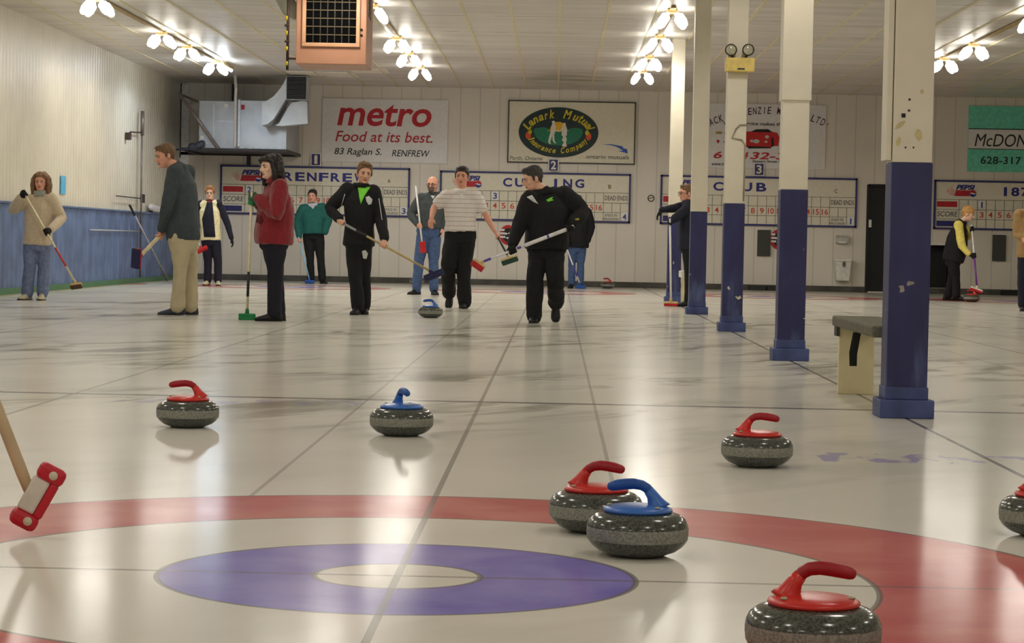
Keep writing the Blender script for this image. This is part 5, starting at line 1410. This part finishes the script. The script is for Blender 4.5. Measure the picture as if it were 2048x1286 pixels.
# I
D = 24.65
ax = broom(D, (1148, 453), (959, 526), 'white broom with purple band and red brush held by the man in the black jacket', WHH, r=.0125, r2=(.021, .52), dd=(-.30, -.34), bands=((.88, .985, PURP, 'purple_band'), (.265, .285, PURP, 'blue_ring'), (.56, .60, PURP, 'blue_collar')), long_dir=(.84, 0, -.5), nrm=(-.5, -.45, -.72), body=TANB, pad=BRED, size=(.15, .075))
r_, tp, tr, j = person('man in a black jacket with a lime mark looking down sideways, gripping a white broom', D,
    dict(hd=(1066, 357, -.02), sa=(1061, 400, -.06), sb=(1130, 390, .06), ea=(1040, 450, -.12), eb=(1166, 424, .0), ha=(1079, 500), hb=(1107, 500), ka=(1070, 556, -.05), kb=(1111, 556, -.12), aa=(1068, 631, -.05), ab=(1112, 603, .28)),
    (-.90, -.35, -.30), wid=1.22, tall=1.02, hs=1.15, skin=SKIN, smax=.43, lifted=('ab',), top=dict(name='jacket', m=BLACK, neck=.25, ease=.05, hem=-.01, sleeve=(.108, .104, .088, .078, .06), collar=(BLACK, .055, .098), belly=.05, amp=.014), pants=dict(m=BLACK, knee=.098, calf=.10, cuff=.102, w=1.0, amp=.014, drop=.01),
    hair=('short', HGR), shoes=(SHB, SOLD, 1.05), grips=dict(a=(*ax, (1024, 500), 1), b=(*ax, (1140, 457), -1)), gloves=dict(a=GLB, b=GLB), toes=dict(a=(-.05, -1, 0), b=(.02, -.45, -.9)), up=(-.25, -.05, 1))
decal(tp, [(1092, 400), (1101, 395), (1107, 394), (1103, 398), (1108, 400), (1096, 404)], LIME, 'lime_mark')
decal(tp, [(1053, 394), (1064, 390), (1071, 400), (1077, 408), (1067, 404)], WPR, 'white_collar_flap')
decal(tp, [(1150, 437), (1158, 436), (1159, 440), (1151, 441)], mat('olive_print', (150, 140, 50), .6), 'sleeve_mark')
# J
D = 44.5
ax = broom(D, (1130, 487), (1161, 560), 'white and purple broom with a blue brush beside the far red-handled stone', WHH, r=.014, dd=(-.25, -.45), bands=((.52, .80, PURP, 'purple_band'),), floor=True, long_dir=(1, 0, 0), body=BBLU, pad=BBLU, size=(.22, .07))
r_, tp, tr, j = person('person in black jacket, cap and jeans mostly hidden behind another man in black', D,
    dict(hd=(1155, 403), sa=(1142, 424), sb=(1174, 424), ea=(1133, 456), eb=(1183, 454), wb=(1175, 482, -.05), ha=(1147, 492), hb=(1163, 492), ka=(1144, 526), kb=(1161, 526), aa=(1143, 560), ab=(1161, 561)),
    (-.3, -1, -.25), wid=1.1, tall=1.0, hs=1.08, skin=SKIN2, top=dict(name='jacket', m=BLACK, ease=.05, hem=.03, sleeve=(.098, .094, .082, .074, .06), collar=(BLACK, .05, .09)), pants=dict(m=JEANS, knee=.082, calf=.08, cuff=.08),
    hair=('short', BLACK), shoes=(SHB, SOLD), grips=dict(a=(*ax, (1131, 490), 1)), relaxed=dict(b=((-.1, -.1, -1), (-1, 0, 0), (0, -1, 0))), toes=dict(a=(-.2, -1, 0), b=(.2, -1, 0)))
g = G(); hd = j['hd']
g.tube([hd+V((-.02, -.115, .075)), hd+V((-.035, -.17, .06)), hd+V((-.05, -.215, .045))], [.05, .055, .03], 0, 16, True)
for i, v in enumerate(g.v): v.z = hd.z+.07+(v.z-hd.z-.06)*.22
g.tube([hd+V((-.06, -.10, .09)), hd+V((0, -.115, .092)), hd+V((.06, -.09, .09))], .012, 1, 8)
part('cap_peak', g, [BLACK, WPR], r_)
# K
D = 32.5
ax = broom(D, (1340, 437), (1342, 600), 'white broom with tan head and red pad planted beside the small bench', WHH, r=.015, dd=(-.20, -.20), floor=True, long_dir=(1, -.1, 0), body=TANB, pad=BRED, size=(.20, .075))
r_, tp, tr, j = person('man in black with glasses resting his arms on a broom behind the fourth column', D,
    dict(hd=(1373, 386), sa=(1374, 411, .16), sb=(1379, 413, -.16), ea=(1345, 417, .12), wa=(1323, 420, -.02), eb=(1349, 437, -.28), ha=(1376, 492, .08), hb=(1378, 492, -.07), ka=(1380, 546, .06), kb=(1379, 546, -.06), aa=(1383, 599, .08), ab=(1378, 598, -.06)),
    (-.95, -.35, -.1), wid=1.0, tall=1.0, hs=1.05, skin=SKIN2, top=dict(name='jacket', m=NAVYC, ease=.035, hem=.05, sleeve=SW, collar=(NAVYC, .045, .086)), pants=dict(m=BLACK, knee=.08, calf=.08, cuff=.08),
    hair=('short', HBR), shoes=(SHB, SOLD), grips=dict(b=(*ax, (1340, 442), 1)), relaxed=dict(a=((-.55, -.1, -.8), (.6, 0, -.6), (0, -1, 0), .3)), gloves=dict(a=GLB, b=GLB), toes=dict(a=(-1, -.15, 0), b=(-1, -.15, 0)), glasses=True)
# L
D = 40.1
ax = broom(D, (1943, 450), (1954, 577), 'white and purple broom with a white head held over a far stone', WHH, r=.015, dd=(-.22, -.55), bands=((.50, .96, mat('band_violet', (122, 60, 150), .4), 'purple_section'),), long_dir=(.85, -.2, -.45), nrm=(-.35, -.2, -.9), body=BWHT, pad=BRED, size=(.22, .075))
r_, tp, tr, j = person('blond woman in a black vest and yellow sleeves bending over a stone', D,
    dict(hd=(1936, 428, -.02), sa=(1917, 451, -.15), sb=(1924, 451, .15), ea=(1924, 493, -.24), eb=(1937, 474, .20), ha=(1905, 520, -.08), hb=(1908, 520, .08), ka=(1912, 553, -.06), kb=(1905, 553, .08), aa=(1913, 590, -.05), ab=(1895, 588, .10)),
    (.80, -.25, -.55), wid=1.12, tall=.96, hs=1.05, skin=SKIN3, top=dict(name='vest', m=BLACK, ease=.045, hem=.03, sleeve=(.088, .084, .074, .064, .05), sleeve_m=YELS, collar=(BLACK, .05, .092), belly=.03, amp=.014), pants=dict(m=BLACK, knee=.086, calf=.086, cuff=.09, w=1.05),
    hair=('curly', HBL), shoes=(SHB, SOLD), grips=dict(a=(*ax, (1946.5, 511), 1), b=(*ax, (1943.5, 457), -1)), gloves=dict(a=GLB, b=GLB), toes=dict(a=(1, -.2, 0), b=(1, -.2, 0)), lips=LIPR)
# M
D = 33.8
r_, tp, tr, j = person('person in a tan coat and dark trousers cut by the edge of the photo', D,
    dict(hd=(2060, 392), sa=(2039, 430), sb=(2083, 430), ea=(2034, 470), wa=(2058, 476, -.22), eb=(2089, 470), wb=(2064, 480, -.24), ha=(2049, 512), hb=(2072, 512), ka=(2046, 562), kb=(2073, 562), aa=(2046, 608), ab=(2072, 608)),
    (-.2, -1, 0), wid=1.05, tall=1.02, hs=1.08, skin=SKIN2, top=dict(name='coat', m=TANC, ease=.04, hem=.02, sleeve=JK, collar=(TANC, .05, .09)), pants=dict(m=NAVYC, knee=.084, calf=.084, cuff=.086),
    hair=('short', HBR), shoes=(SHB, SOLD), relaxed=dict(a=((1, -.2, 0), (0, .9, -.3), (0, 0, 1)), b=((-1, -.2, 0), (0, .9, -.3), (0, 0, 1))), toes=dict(a=(-.2, -1, 0), b=(.2, -1, 0)))

# the sweeping broom at the edge of the near ring, its holder out of the photo
D = 6.35; k = D/F_PX
B = P(77, 994, D); ld = V((.47, .10, .88)).normalized(); nf = V((.30, -.93, .02)); nf = (nf-ld*nf.dot(ld)).normalized(); sd = nf.cross(ld)
if sd.x < 0: sd = -sd
t = thing('curling_broom', P(58, 1070, D), 'sweeping broom with red head and white pad near the edge of the red ring', 'broom', 'curling brooms')
M4 = frame_mtx(ld, sd, nf, B)
PL = mat('broom_red', (196, 30, 48), .4, .06, 5)
g = G()
g.box((-.055, .010, -.018), (.055, .036, .018), 0, M4, .008)
g.box((.050, -.040, -.024), (.098, .040, .024), 0, M4, .014)
part('red_frame', g, PL, t)
g = G(); g.box((-.098, -.044, -.030), (-.050, .036, .024), 0, M4, .016); part('end_block', g, PL, t)
g = G(); g.box((-.052, -.040, -.020), (.052, .010, .014), 0, M4, .008); part('white_pad', g, mat('pad_white', (222, 214, 202), .8), t)
for u in (-.072, .074):
    g = G(); c = B+ld*u+sd*.004; g.tube([c+nf*.020, c+nf*.0265], .0125, 0, 18); part('round_plug', g, mat('plug_cream', (216, 208, 180), .6), t)
a0 = B-sd*.028-nf*.012
tp_ = P(-245, 200, D+.25)
g = G(); g.tube([a0, lerp(a0, tp_, .05), tp_], [.015, .0175, .0175], 0, 16); part('handle', g, mat('handle_wood', (196, 172, 134), .5, .1, 5), t)
